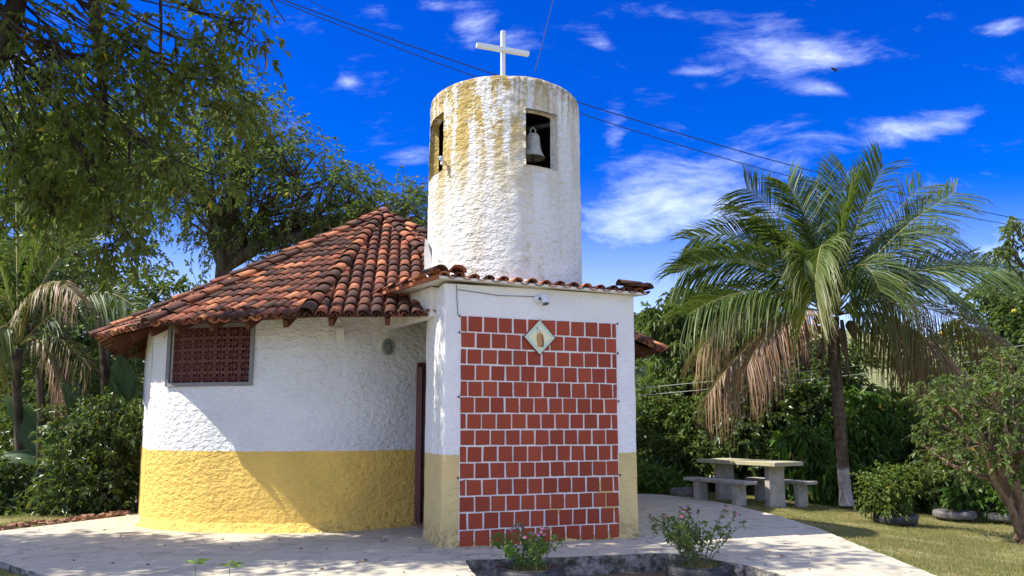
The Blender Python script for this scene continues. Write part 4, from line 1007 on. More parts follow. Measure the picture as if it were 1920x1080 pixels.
# ---- coconut palms
def frond(parent, p0, c, p1, dry0, dry1, L0=.78, roll=None, n=46, droop=.5, w=.034, rr=.022):
    b = bez(p0, c, p1, 22); t = norm(np.gradient(b, axis=0)); V = []; F = []; A_ = []; R_ = []
    if roll is None: roll = math.radians(rng.uniform(35, 70))*(1 if rng.random() < .5 else -1)*(1-.6*min(1, max(dry1, 0)))
    seg = np.linalg.norm(np.diff(b, axis=0), axis=1); cum_ = np.concatenate([[0], np.cumsum(seg)]); tot = cum_[-1]
    k = 0; up = np.array([0, 0, 1.])
    for i in range(n):
        q = .16+.84*i/(n-1); s_ = q*tot
        p = np.array([np.interp(s_, cum_, b[:, a]) for a in range(3)]); tt = np.array([np.interp(s_, cum_, t[:, a]) for a in range(3)]); tt /= np.linalg.norm(tt)
        sd = np.cross(tt, up); sd /= max(np.linalg.norm(sd), .05); uu = np.cross(sd, tt); sd, uu = sd*math.cos(roll)+uu*math.sin(roll), uu*math.cos(roll)-sd*math.sin(roll)
        for s in (-1, 1):
            L = L0*(.45+.60*math.sin(math.pi*min(1, q*.80+.05))**.8)*rng.uniform(.82, 1.1); dr = dry0+(dry1-dry0)*q; L *= 1-.28*min(1, max(dr, 0))
            if rng.random() < .03: continue
            d = tt*(.50+.42*q)+sd*s*rng.uniform(.7, 1.0)+uu*rng.uniform(.10, .38)*(1-.6*droop); d /= np.linalg.norm(d)
            g = droop*(1.0+.8*dr)*rng.uniform(.75, 1.25); sgn = np.cross(d, up); sgn /= max(np.linalg.norm(sgn), .05); wd = norm((np.cross(d, sgn)*.55+sgn*.8+rng.normal(0, .3, 3))[None, :])[0]
            prev = None; ww = w*rng.uniform(.75, 1.15)*(1-.35*max(dr, 0))
            for j, (u_, wf_) in enumerate(((0, .5), (.33, 1.), (.68, .75), (1., .08))):
                x = p+d*L*u_*(1-.28*g*u_)+np.array([0, 0, -1])*L*g*.62*u_*u_+rng.normal(0, .012*u_*(1+2*max(dr, 0)), 3)
                V += [x-wd*ww*.5*wf_, x+wd*ww*.5*wf_]; A_ += [dr+.12*u_]*2
                if j: F.append((k, k+1, k+3, k+2)); k += 2
            k += 2; R_ += [rng.random()]*8
    me = mesh('frond', np.array(V), np.array(F)); set_attr(me, 'rnd', R_); set_attr(me, 'dry', A_); o = link('frond', me, L_PALM, parent)
    TV, TF = tubes([(b, rr, rr*.2)], 5); link('rachis', mesh('rachis', TV, TF, True), RACH, o); return o
palm = empty('coconut_palm', (6.798, 15.5, -0.14), 'tall coconut palm with drooping part dry fronds beside the picnic table', 'palm tree')
PD = 15.5
# (control px, tip px, control depth, tip depth, dryness at the base and tip, droop)
FR = [((7.213, 15.5, 5.589), (7.827, 15.2, 6.872), 0, 0.05, 0.35), ((6.991, 15.9, 5.697), (7.648, 16.4, 7.176), 0, 0, 0.3), ((6.54, 15.4, 5.447), (5.896, 15.5, 6.588), 0, 0.05, 0.35), ((6.06, 15.3, 5.65), (5.002, 15.4, 6.472), 0, 0.1, 0.45), ((6.252, 15.8, 5.67), (4.947, 16.2, 6.328), 0.05, 0.15, 0.5),
      ((7.648, 15.7, 5.584), (9.096, 16, 6.693), 0, 0.05, 0.4), ((7.679, 15.2, 5.394), (9.365, 15.3, 6.323), 0.05, 0.15, 0.5), ((8.46, 15.8, 5.789), (9.906, 16.4, 5.708), 0, 0.1, 0.6), ((8.104, 15, 5.005), (10.243, 14.9, 4.538), 0, 0.05, 0.7), ((8.508, 16.2, 5.171), (10.219, 16.8, 4.316), 0, 0.1, 0.7), ((8.786, 15.6, 5.382), (10.812, 15.5, 4.779), 0, 0.08, 0.6), ((5.025, 15.6, 5.499), (3.632, 15.7, 4.706), 0, 0.08, 0.6),
      ((5.407, 15.4, 5.331), (3.7, 15.4, 4.757), 0.02, 0.05, 0.6), ((5.526, 16, 6.086), (4.019, 16.4, 5.585), 0.02, 0.1, 0.6), ((5.133, 15, 4.67), (3.527, 14.8, 3.646), 0.05, 0.15, 0.7), ((5.23, 15.6, 4.916), (3.993, 15.9, 3.005), 0.1, 0.5, 0.8),
      ((6.222, 14.4, 6.221), (5.687, 13.9, 3.816), 0.05, 0.25, 0.8), ((5.783, 14.6, 5.457), (5.556, 13.9, 4.226), 0, 0.2, 0.7), ((6.859, 14.4, 5.293), (6.955, 13.9, 3.97), 0, 0.15, 0.7), ((7.441, 14.6, 4.584), (7.967, 14.3, 3.052), 0.12, 0.45, 0.9), ((8.117, 15.3, 4.509), (10.242, 15.5, 3.076), 0.1, 0.75, 0.9),
      ((7.705, 15.2, 4.04), (9.065, 15.1, 2.437), 0.3, 0.95, 1), ((7.78, 15.8, 4.144), (9.026, 16.2, 2.453), 0.1, 0.8, 1), ((5.476, 14.8, 4.189), (4.534, 14.4, 2.544), 0.45, 1, 1.1), ((5.244, 15.1, 3.912), (3.873, 14.9, 1.999), 0.35, 1.1, 1.15), ((5.904, 15.9, 4.865), (4.362, 16.4, 3.291), 0.2, 0.8, 1),
      ((6.844, 15.2, 5.394), (7.048, 14.8, 6.298), 0, 0, 0.3), ((6.879, 16.2, 5.656), (7.08, 16.8, 7.149), 0, 0, 0.3), ((7.537, 16.4, 5.218), (9.336, 17.2, 6.176), 0, 0.1, 0.6), ((6.825, 16.4, 5.34), (5.793, 17.2, 5.917), 0, 0.1, 0.6)]
c0 = np.array((6.721, 15.5, 3.639))
for f in FR:
    c, t = np.array(f[0]), np.array(f[1]); d = (c-c0); d /= np.linalg.norm(d)
    L_ = float(np.linalg.norm(t-c)+np.linalg.norm(c-c0)); frond(palm, c0+d*.10+np.array([0, 0, .05]), c, t, f[2], f[3], L0=1.02+.06*L_, n=int(50+17*L_), droop=f[4])
tp = np.array([(6.807, 15.5, -0.171), (6.779, 15.5, 0.287), (6.758, 15.5, 1.094), (6.746, 15.5, 1.857), (6.722, 15.5, 2.63), (6.714, 15.5, 3.301), (6.713, 15.5, 3.695)])
t_ = np.linspace(0, 6, 90); pth = np.stack([np.interp(t_, range(7), tp[:, a]) for a in range(3)], 1)
m_ = MB(); rad = [.118+.05*math.exp(-i/4)+ .022*(i > 74)*(i-74)/15+.007*(i % 3 == 0) for i in range(90)]; m_.tube(pth, rad, 14); m_.build('trunk', BARKP, palm, True)
for (x, y, dx) in [((6.374, 15.5, 3.639), -0.15, 0), ((6.587, 15.5, 4.069), -0.2, 0), ((6.731, 15.5, 4.024), -0.25, 0), ((6.551, 15.5, 3.808), -0.2, 0), ((7.002, 15.5, 3.865), -0.22, 0), ((7.13, 15.5, 3.752), -0.12, 0), ((7.015, 15.5, 3.503), -0.15, 0), ((6.647, 15.5, 3.503), -0.22, 0), ((6.43, 15.5, 3.413), -0.1, 0), ((6.877, 15.5, 4.229), -0.2, 0), ((7.209, 15.5, 3.956), 0, 0)]:
    m_ = MB(); r = random.uniform(.085, .11); M = Matrix.Rotation(random.uniform(-.5, .5), 3, 'X'); m_.lathe([(.001, r*1.15), (r*.55, r), (r*.95, r*.35), (r, -.1*r), (r*.8, -.75*r), (.001, -1.1*r)], (x[0], x[1]+y, x[2]), 12, M); m_.build('coconut', COCO, palm, True)
for (a, b_, r0, r1) in (((6.48, 15.3, 3.61), (6.311, 15.2, 2.444), .055, .015), ((6.822, 15.3, 3.61), (6.861, 15.2, 2.368), .06, .012), ((6.486, 15.2, 3.485), (6.142, 15.1, 2.686), .045, .012), ((6.683, 15.2, 3.485), (6.777, 15.1, 2.816), .05, .012), ((6.577, 15.1, 3.526), (6.559, 15.1, 2.599), .05, .01), ((7.018, 15.3, 3.565), (7.028, 15.2, 3.198), .12, .03)):
    m_ = MB(); a = Vector(a); b_ = Vector(b_); m_.tube([a, a.lerp(b_, .3), a.lerp(b_, .7), b_], [r0*.6, r0, r0*.6, r1], 7); m_.build('dry_sheath', DRYH, palm, True)
palm2 = empty('coconut_palm', (-9.286, 14.5, -0.583), 'drooping palm at the left edge with long arching fronds over the undergrowth', 'palm tree')
c0 = np.array((-9.168, 13.8, 2.895))
for f in [((-7.639, 13.6, 4.569), (-6.651, 13.4, 3.338), 0, 0.1, 0.8), ((-8.707, 13.4, 4.623), (-7.742, 13.2, 3.696), 0.25, 0.55, 0.9), ((-9.265, 13.5, 4.647), (-10.093, 13.5, 2.96), 0.1, 0.4, 0.9), ((-9.225, 14, 5.081), (-8.916, 14.3, 5.374), 0.05, 0.1, 0.5), ((-9.849, 14, 5.186), (-10.699, 14.3, 5.374), 0, 0.2, 0.5), ((-8.544, 13.6, 3.466), (-7.689, 13.6, 2.482), 0.1, 0.5, 0.9), ((-9.176, 13.2, 3.696), (-9.06, 12.8, 2.328), 0.1, 0.4, 0.9), ((-8.949, 14.2, 5.239), (-8.336, 14.8, 5.179), 0, 0.15, 0.5), ((-9.823, 14.4, 5.402), (-10.221, 14.9, 6.217), 0, 0.1, 0.4), ((-9.829, 13.8, 4.206), (-10.492, 13.8, 3.799), 0.1, 0.4, 0.8), ((-8.411, 13.4, 3.338), (-7.885, 13.2, 1.792), 0.3, 0.7, 1.1)]:
    c, t = np.array(f[0]), np.array(f[1]); d = (c-c0); d /= np.linalg.norm(d); L_ = float(np.linalg.norm(t-c)+np.linalg.norm(c-c0)); frond(palm2, c0+d*.08, c, t, f[2], f[3], L0=.68+.05*L_, n=int(26+9*L_), droop=f[4])
m_ = MB(); m_.tube([(-9.09, 14.2, -0.589), (-9.171, 14.1, 0.927), (-9.242, 13.9, 2.406), (-9.174, 13.8, 2.845)], [.12, .085, .08, .10], 12); m_.build('trunk', BARK, palm2, True)

# ---- right side trees and shrubs
tree('mango_tree', (4.644, 19.5, -0.341), [(5.327, 19.5, 3.645, 0.975, 1.4, 1.114), (4.275, 19.5, 3.645, 0.627, 1, 0.975), (4.788, 19.5, 4.353, 0.766, 1, 0.627), (6.337, 20, 3.992, 0.857, 1.3, 1), (4.339, 19, 2.496, 0.814, 1, 0.679), (5.419, 19, 2.361, 0.95, 1, 0.679), (3.833, 19.3, 4.323, 0.358, 0.6, 0.358)],
     L_MID, BARK, 'leafy mango tree right of the entry block behind the picnic table', clumps=40, twigs=12, lpt=12, L=.21, W=.055, droop=.55, twl=.32, hang=.25, r0=.16, branches=16, cr=.34)
tree('dense_tree', (6.867, 20, -0.318), [(7.013, 20, 2.982, 1.286, 1.4, 0.857), (8.708, 21, 2.909, 1.2, 1.4, 0.825), (9.228, 20, 1.702, 0.857, 1.2, 0.571), (7.481, 19.5, 1.832, 1.393, 1.2, 0.836), (5.924, 19, 1.42, 1.221, 1.2, 0.95)],
     L_DARK, BARKD, 'dark dense tree mass behind the palm trunk', clumps=40, twigs=12, lpt=11, L=.19, W=.08, droop=.35, twl=.35, r0=.15, branches=10, cr=.36)
shrub((5.93, 17.6, 0.133), [(5.353, 17.6, 1.173, 1.006, 0.7, 0.754), (6.559, 17.8, 1.42, 1.017, 0.7, 0.763), (5.642, 18, 2.183, 0.9, 0.6, 0.579), (7.014, 18.2, 2.451, 0.78, 0.6, 0.52), (4.774, 17.4, 0.449, 0.746, 0.5, 0.497), (5.924, 17.2, 0.341, 0.983, 0.5, 0.491)], L_DARK, 'dark glossy bush directly behind the picnic table', L=.17, W=.085, clumps=40, twl=.4)
shrub((3.469, 18, -0.144), [(3.562, 18, 1.041, 0.643, 0.6, 0.9), (4.093, 17.6, 0.682, 0.629, 0.6, 0.691), (3.42, 18.5, 1.942, 0.529, 0.6, 0.595), (4.464, 18, 1.42, 0.643, 0.6, 0.579)], L_MID, 'mid green bush right beside the entry block', L=.13, W=.055, clumps=40, twl=.35)
shrub((3.117, 16.8, -0.155), [(3.09, 16.8, 0.192, 0.312, 0.4, 0.264), (3.602, 17, 0.095, 0.316, 0.3, 0.17)], L_BRIGHT, 'low bright green plant at the foot of the bushes by the path', L=.12, W=.06, clumps=26, cr=.5)
shrub((6.735, 16.6, -0.25), [(6.657, 16.6, 0.493, 0.498, 0.6, 0.593), (6.411, 16.8, 1.067, 0.384, 0.5, 0.384), (7.215, 17, 1.181, 0.486, 0.5, 0.486), (6.723, 16.4, -0.005, 0.41, 0.4, 0.234)], L_BRIGHT, 'bright green bush with long drooping leaves between table and palm', L=.24, W=.065, droop=.6, hang=.5, clumps=34, twl=.4)
shrub((8.09, 17, -0.232), [(8.191, 17, 1.42, 0.607, 0.7, 0.729), (7.808, 16.8, 0.599, 0.48, 0.6, 0.6), (8.634, 17, 0.825, 0.607, 0.6, 0.607), (8.03, 16.6, 0.035, 0.534, 0.5, 0.296), (9.184, 17.5, 1.543, 0.562, 0.6, 0.625)], L_BRIGHT, 'tall bright green bush behind the palm trunk on its right', L=.21, W=.065, droop=.55, hang=.4, clumps=40, twl=.4)
shrub((8.95, 16, -0.245), [(9.029, 16, 0.86, 0.571, 0.7, 0.686), (8.54, 16, 0.305, 0.514, 0.5, 0.514), (9.144, 15.5, 0.34, 0.609, 0.5, 0.498), (9.998, 17, 1.42, 0.729, 0.7, 0.486), (10.841, 17, 1.42, 0.729, 0.7, 0.607), (8.523, 15.6, 0.011, 0.669, 0.5, 0.279)], L_MID, 'leafy green bush behind the potted shrub on the lawn', L=.12, W=.05, clumps=46, twl=.35)
tree('lemon_tree', (13.215, 21, -0.765), [(13.636, 21, 4.426, 0.93, 1.3, 0.825), (14.446, 21, 5.04, 0.9, 1.2, 0.675), (12.921, 20.5, 3.168, 0.879, 1.1, 0.659), (13.525, 20, 2.982, 0.857, 1.1, 0.857), (13.863, 21, 5.349, 0.525, 0.8, 0.3)],
     L_MID, BARK, 'fruit tree with small yellow fruits at the right edge', clumps=40, twigs=11, lpt=10, L=.15, W=.07, droop=.3, twl=.32, r0=.12, branches=14, cr=.38,
     fruit=[(13.327, 19.6, 4.469)+(.06,), (11.286, 19.5, 3.857)+(.05,), (12.382, 19.4, 3.437)+(.05,), (11.71, 19.4, 3.577)+(.05,), (12.423, 18.8, 3.118)+(.06,), (11.248, 19.4, 3.353)+(.05,), (12.324, 19.2, 2.741)+(.05,), (10.167, 19.4, 3.004)+(.05,), (11.976, 19.4, 2.519)+(.04,)])
# sparse branch reaching in from the right
tree('leaning_tree', (9.824, 12.6, -0.32), [(8.726, 12.6, 4.809, 0.216, 0.3, 0.27), (8.545, 12.6, 4.526, 0.162, 0.2, 0.126), (9.225, 12.6, 4.714, 0.36, 0.4, 0.45), (9.58, 12.6, 3.592, 0.45, 0.5, 0.72)],
     L_MID, BARK, 'tree off the right edge with a thin leafy branch reaching into the sky', clumps=12, twigs=8, lpt=9, L=.10, W=.04, droop=.4, twl=.2, hang=.4, r0=.09, branches=6, cr=.4, fork=(9.639, 12.6, 2.314))
# gnarled fruit tree at the right with reddish forked trunk
tree('gnarled_tree', (7.475, 11.2, -0.241), [(7.327, 11.2, 1.736, 0.56, 0.6, 0.48), (6.808, 11, 1.266, 0.354, 0.5, 0.354), (7.294, 11, 1.035, 0.471, 0.5, 0.354), (7.066, 11.4, 1.903, 0.407, 0.5, 0.366), (6.74, 11.6, 1.42, 0.315, 0.4, 0.331), (7.635, 11.3, 2.221, 0.444, 0.5, 0.363), (6.743, 11.4, 0.863, 0.277, 0.3, 0.228), (7.794, 11, 1.42, 0.471, 0.6, 0.629), (6.603, 12, 1, 0.223, 0.4, 0.309), (6.755, 11.8, 1.753, 0.303, 0.5, 0.303)],
     L_MID, BARKR, 'gnarled small tree with reddish forked trunk at the right edge of the lawn', clumps=17, twigs=8, lpt=9, L=.085, W=.04, droop=.3, twl=.3, r0=.085, branches=10, cr=.42, fork=(7.236, 11.2, 0.64), twigw=.003,
     extra_trunks=[([(7.436, 11.2, -0.241), (7.289, 11.1, 0.189), (6.968, 11, 0.654), (6.876, 10.9, 0.963)], .06, .04), ([(7.302, 11.1, 0.8), (7.22, 11, 1.266), (7.184, 11, 1.575), (6.974, 11, 1.886)], .05, .015), ([(7.385, 11.2, -0.203), (7.404, 11.1, 0.265), (7.3, 11, 0.654)], .06, .05), ([(7.17, 11, 1.035), (7.247, 10.9, 1.267), (7.359, 10.9, 1.497)], .025, .008)])
# thin staked sapling
sp = empty('sapling', (8.513, 14.6, -0.249), 'thin sapling with pale stem behind the potted shrub', 'sapling'); V, F = tubes([(np.array([(8.51, 14.6, -0.279), (8.521, 14.6, 0.403), (8.538, 14.6, 0.909)]), .022, .012)], 6); link('trunk', mesh('trunk', V, F, True), mat('pale_stem', lambda T: pr(T, (.34, .25, .12), .8)), sp)
V, F, R_, _, _ = crown([(8.556, 14.6, 1.011, 0.25, 0.25, 0.229)], 14, 8, 8, .12, .05); me = mesh('foliage', V, F); set_attr(me, 'rnd', R_); link('foliage', me, L_MID, sp)

# far woods on the hill
fw = []
for (x, y, d, rx, ry) in ((1215,625,150,36,26), (1250,635,150,30,24), (1195,640,150,20,20), (1660,640,140,30,12), (1720,650,140,40,12), (1220,700,90,40,30), (1250,740,80,50,30), (1900,640,140,60,20), (1300,650,150,60,25), (1700,690,100,30,12), (1765,700,90,30,14)):
    pass
FB = [(27.534, 150, 20.165, 3.643, 6, 2.357), (31.293, 150, 19.403, 3.214, 6, 2.357), (25.34, 150, 18.535, 2.143, 6, 2.143), (70.416, 140, 16.887, 3.4, 5, 1), (77.409, 140, 16.18, 4, 5, 1), (16.859, 90, 7.803, 2.571, 5, 1.671), (16.52, 80, 4.528, 2.857, 5, 1.486), (94.559, 140, 16.887, 6, 6, 1.6), (37.706, 150, 17.45, 6.429, 6, 2.357), (52.907, 100, 8.512, 1.857, 4, 0.714), (51.743, 90, 7.031, 1.929, 4, 0.9), (-55.388, 90, 8.448, 7.714, 6, 1.929), (37.784, 120, 10.79, 7.714, 6, 1.714)]
V, F, R_, _, _ = crown(FB, 60, 12, 10, 1.3, .7, twl=2.2, cr=.5); me = mesh('far_woods', V, F); set_attr(me, 'rnd', R_); tag(link('far_woods', me, L_FARW), kind='stuff')
# dark leafy hedge mass closing the view behind the garden on both sides
HB = [(5.135, 26, 0.51, 1.3, 1.5, 1.114), (8.084, 26, 0.873, 2.043, 1.5, 1.486), (11.034, 26, 1.055, 2.043, 1.5, 1.3), (14.514, 27, 1.041, 2.121, 1.5, 1.35), (17.601, 27, 1.42, 2.121, 1.5, 1.736), (-13.955, 22, 0.497, 1.886, 1.5, 1.729), (-11.763, 22, 0.192, 1.414, 1.5, 1.729), (-15.957, 22, 2.041, 1.886, 1.5, 1.729), (8.399, 23, -0.182, 3.286, 1, 0.575), (12.658, 22, -0.264, 3.143, 1, 0.471)]
V, F, R_, _, _ = crown(HB, 60, 12, 10, .26, .12, twl=.6, cr=.42); me = mesh('undergrowth', V, F); set_attr(me, 'rnd', R_); tag(link('undergrowth', me, L_DARK), kind='stuff')

# ---- lawn, weeds
def grass(name, regions, n, h=.045, w=.006, m=L_GRASS, clump=True):
    P_ = []
    for (poly, nn_) in regions:
        xs_ = [p[0] for p in poly]; ys_ = [p[1] for p in poly]; got = 0
        while got < nn_:
            x = rng.uniform(min(xs_), max(xs_), nn_); y = rng.uniform(min(ys_), max(ys_), nn_)
            k = poly_in(x, y, poly) & ~poly_in(x, y, PATIO) & (~poly_in(x, y, PIT) | (x > 2.05))
            dn = np.sin(x*2.3+np.sin(y*1.7)*1.5)*np.sin(y*2.9+np.sin(x*1.3)*2)+.4*np.sin(x*9+y*7)
            k &= rng.random(nn_) < np.clip(.55+.5*dn, .08, 1)
            P_.append(np.stack([x[k], y[k]], 1)); got += int(k.sum())
            if k.sum() == 0: break
    p = np.concatenate(P_); z = groundz(p[:, 0], p[:, 1]); n_ = len(p)
    b = np.stack([p[:, 0], p[:, 1], z-.005], 1); a = rng.uniform(0, 2*np.pi, n_); S = np.stack([np.cos(a), np.sin(a), 0*a], 1); ln = rng.normal(0, .45, (n_, 3)); ln[:, 2] = 1; ln = norm(ln)
    hh = h*rng.uniform(.35, 1.25, (n_, 1)); V = np.stack([b-S*w*.5, b+S*w*.5, b+ln*hh], 1).reshape(-1, 3); k = np.arange(n_)*3
    me = mesh(name, V, np.stack([k, k+1, k+2], 1)); set_attr(me, 'rnd', np.repeat(rng.random(n_), 3)); return tag(link(name, me, m), kind='stuff')
grass('lawn_grass', [([(3.9, 7.2), (9.5, 7.2), (9.5, 11.5), (4.0, 11.5)], 80000), ([(3.5, 11.5), (11.5, 11.5), (11.5, 17.0), (2.4, 17.0)], 70000), ([(-8.5, 6.9), (-3.9, 6.9), (-3.9, 12.6), (-8.5, 12.6)], 26000), ([(2.02, 6.6), (2.85, 6.6), (2.7, 7.9), (2.4, 8.1), (2.1, 7.9)], 7000)], 0)
# brick rubble edging at the far left of the forecourt
ed = [(-8.0, 9.6), (-7.3, 10.3), (-6.95, 11.1), (-6.5, 11.9), (-6.25, 12.5)]; m_ = MB()
for i in range(len(ed)-1):
    a, b_ = ed[i], ed[i+1]; L_ = math.dist(a, b_); k_ = int(L_/.075)
    for j in range(k_):
        for r_ in range(2):
            t = (j+random.random())/k_; m_.box((a[0]+(b_[0]-a[0])*t-.05-r_*.07+random.uniform(-.03, .03), a[1]+(b_[1]-a[1])*t+.04+r_*.05, .0+random.uniform(-.02, .03)), (random.uniform(.05, .13), random.uniform(.04, .09), random.uniform(.03, .07)), Matrix.Rotation(random.uniform(0, 3), 3, 'Z') @ Matrix.Rotation(random.uniform(-.4, .4), 3, 'X'), .012)
tag(m_.build('rubble_edging', RUBB), kind='stuff')

# dry fallen leaves on the concrete
n_ = 90; px_ = rng.uniform(-6, 4.2, n_); py_ = rng.uniform(7.2, 11.5, n_); k = poly_in(px_, py_, PATIO) & ~poly_in(px_, py_, [(-5.6, 10.2), (2, 9.4), (2, 12), (-5.6, 12)]); px_, py_ = px_[k], py_[k]
V, F, A_ = leaves(np.stack([px_, py_, np.full(len(px_), .006)], 1), np.stack([rng.normal(size=len(px_)), rng.normal(size=len(px_)), rng.uniform(0, .15, len(px_))], 1), .055, .024, .05, .1); me = mesh('leaf_litter', V, F); set_attr(me, 'rnd', A_); tag(link('leaf_litter', me, mat('dry_leaf', lambda T: pr(T, T.mix(T.n('ShaderNodeAttribute', attribute_name='rnd').outputs['Fac'], (.12, .06, .025), (.32, .22, .08)), .8))), kind='stuff')
# ---- tyre planters with periwinkles
def tyre(c, r, h, m, parent, seg=40):
    m_ = MB(); pf = [(r*.62, h*.78), (r*.66, h*.93), (r*.80, h*1.0), (r*.92, h*.96), (r*.985, h*.84), (r*1.0, h*.6), (r*1.0, h*.35), (r*.97, h*.12), (r*.85, 0.0), (r*.7, .02)]
    m_.lathe(pf, c, seg); o = m_.build('tyre', m, parent, True)
    for q in (.985, .90): 
        g_ = MB(); g_.lathe([(r*q+.004, h*(.60 if q > .95 else .985)), (r*q+.012, h*(.57 if q > .95 else .997)), (r*q+.004, h*(.53 if q > .95 else .99))], c, seg); g_.build('tyre_ridge', m, o, True)
    s_ = MB(); s_.lathe([(r*.64, h*.72), (r*.35, h*.80), (.001, h*.84)], c, 20); s_.build('soil', SOIL, parent, True)
def periwinkle(name, c, R_, H_, lab, nstem, flowers, seed, zb):
    rr = np.random.default_rng(seed); root = empty(name, c, lab, 'potted plant'); c = np.array(c, float); lines = []; P0 = []; DD = []; tips = []
    for i in range(nstem):
        a = rr.uniform(0, 2*np.pi); q = rr.uniform(.15, 1)**.7; e = c+np.array([math.cos(a)*R_*q, math.sin(a)*R_*.75*q, zb+H_*rr.uniform(.55, 1.0)*(1-.25*q*q)]); s = c+np.array([math.cos(a)*.10*q, math.sin(a)*.10*q, zb-.02])
        b = bez(s, s*.5+e*.5+np.array([0, 0, .04])-np.array([math.cos(a), math.sin(a), 0])*.05, e, 8, .006); lines.append((b, .0038, .0018)); tips.append(e)
        for j in range(2):
            t0 = b[rr.integers(3, 6)]; e2 = t0+norm(rr.normal(size=(1, 3)))[0]*np.array([.11, .11, .04])+np.array([0, 0, .08]); l2 = bez(t0, (t0+e2)/2, e2, 4); lines.append((l2, .0022, .0014)); tips.append(e2)
            for p in l2[1:]:
                for s_ in (-1, 1): P0.append(p); DD.append(rr.normal(size=3)*.7+np.array([0, 0, .3]))
        for p in b[2:]:
            for s_ in range(2): P0.append(p+rr.normal(0, .006, 3)); DD.append(rr.normal(size=3)*.8+np.array([0, 0, .25]))
        for s_ in range(7): P0.append(e); DD.append(rr.normal(size=3)*.8+np.array([0, 0, .45]))
    V, F, A_ = leaves(np.array(P0), np.array(DD), .060, .025, .25); me = mesh('foliage', V, F); set_attr(me, 'rnd', A_); link('foliage', me, L_BRIGHT if seed % 2 else L_MID, root)
    V, F = tubes(lines, 4); link('stem', mesh('stem', V, F), STEM, root)
    # dry grass at the foot
    n_ = 260; a = rr.uniform(0, 2*np.pi, n_); q = rr.uniform(0, .6, n_)*R_*.7; b = np.stack([c[0]+np.cos(a)*q, c[1]+np.sin(a)*q, np.full(n_, c[2]+zb-.03)], 1); V, F, A_ = leaves(b, rr.normal(0, .35, (n_, 3))+np.array([0, 0, 1]), .13, .006, .15); me = mesh('foot_grass', V, F); set_attr(me, 'rnd', A_); link('foot_grass', me, L_GRASS, root)
    order = sorted(range(len(tips)), key=lambda i: -tips[i][2]); fl_me = None
    for i in order[:flowers]:
        p = tips[i]+np.array([0, -.01, .012]); k = rr.uniform(0, 6); n_ = norm(np.array([[rr.uniform(-.4, .4), -.6, .8]]))[0]; u_ = np.cross(n_, [1, 0, 0]); u_ /= np.linalg.norm(u_); w_ = np.cross(n_, u_); V = []; F = []
        for j in range(5):
            a0 = k+j*2*math.pi/5; rf = .021; pt = lambda a, r: p+(u_*math.cos(a)+w_*math.sin(a))*r
            b0 = len(V); V += [p-n_*.003, pt(a0-.42, rf*.75), pt(a0-.2, rf*1.05), pt(a0+.2, rf*1.05), pt(a0+.42, rf*.75)]; F.append((b0, b0+1, b0+2, b0+3, b0+4))
        me = mesh('flower', V, F); set_attr(me, 'rnd', np.full(len(V), rr.random())); link('flower', me, FLOW, root)
c1 = (0.177, 7.973, -0.02); c1 = (c1[0], c1[1]-.02, -.215)
pl1 = empty('tyre_planter', c1, 'black tyre planter in the middle, in front of the brick wall', 'planter', None); tyre(c1, .375, .21, RUB, pl1)
periwinkle('periwinkle', (c1[0], c1[1], c1[2]), .50, .46, 'pink flowering periwinkle growing in the middle tyre planter before the bricks', 26, 14, 3, .17)
c2 = (1.992, 8.124, -0.02); c2 = (c2[0]-.02, c2[1]+.02, -.215)
pl2 = empty('tyre_planter', c2, 'black tyre planter at the corner where the right path begins', 'planter', None); tyre(c2, .34, .20, RUB, pl2)
periwinkle('periwinkle', (c2[0], c2[1], c2[2]), .60, .66, 'taller bushy pink periwinkle in the tyre planter beside the right path', 34, 13, 8, .17)
c3 = (6.402, 12.769, -0.17); c3 = (c3[0], c3[1], c3[2]-.02)
pl3 = empty('tyre_planter', c3, 'grey tyre planter holding a round shrub on the lawn', 'planter'); tyre(c3, .34, .17, RUB, pl3)
shrub(c3, [(c3[0]-.05, c3[1], c3[2]+.62, .40, .36, .30), (c3[0]-.1, c3[1], c3[2]+.38, .30, .3, .2), (c3[0]+.38, c3[1], c3[2]+.78, .36, .25, .12), (c3[0]-.32, c3[1], c3[2]+.5, .2, .2, .25)], L_LIME, 'round yellow green shrub in the grey tyre on the lawn', L=.075, W=.034, clumps=22, twigs=10, lpt=9, twl=.15, r0=.022, fork=(c3[0]+.02, c3[1], c3[2]+.25))
for px_, lab in (((3.699, 15.911, -0.05), 'pale old tyre lying by the path end near the picnic bench'),):
    o = empty('old_tyre', px_, lab, 'tyre'); tyre(px_, .40, .19, TYREG, o)
for px_, lab in (((8.27, 14.278, -0.28), 'low grey tyre at the back of the lawn behind the sapling'), ((9.115, 14.202, -0.3), 'low grey tyre at the back of the lawn near the gnarled tree')):
    o = empty('old_tyre', px_, lab, 'tyre'); tyre(px_, .36, .15, TYREG, o)
cA = (9.115, 14.202, -0.3)
shrub(cA, [(cA[0], cA[1], cA[2]+.45, .45, .35, .3), (cA[0]-.5, cA[1]+.2, cA[2]+.4, .3, .3, .25)], L_BRIGHT, 'small bush growing from the tyre at the back of the lawn', L=.10, W=.045, clumps=22, twl=.2)
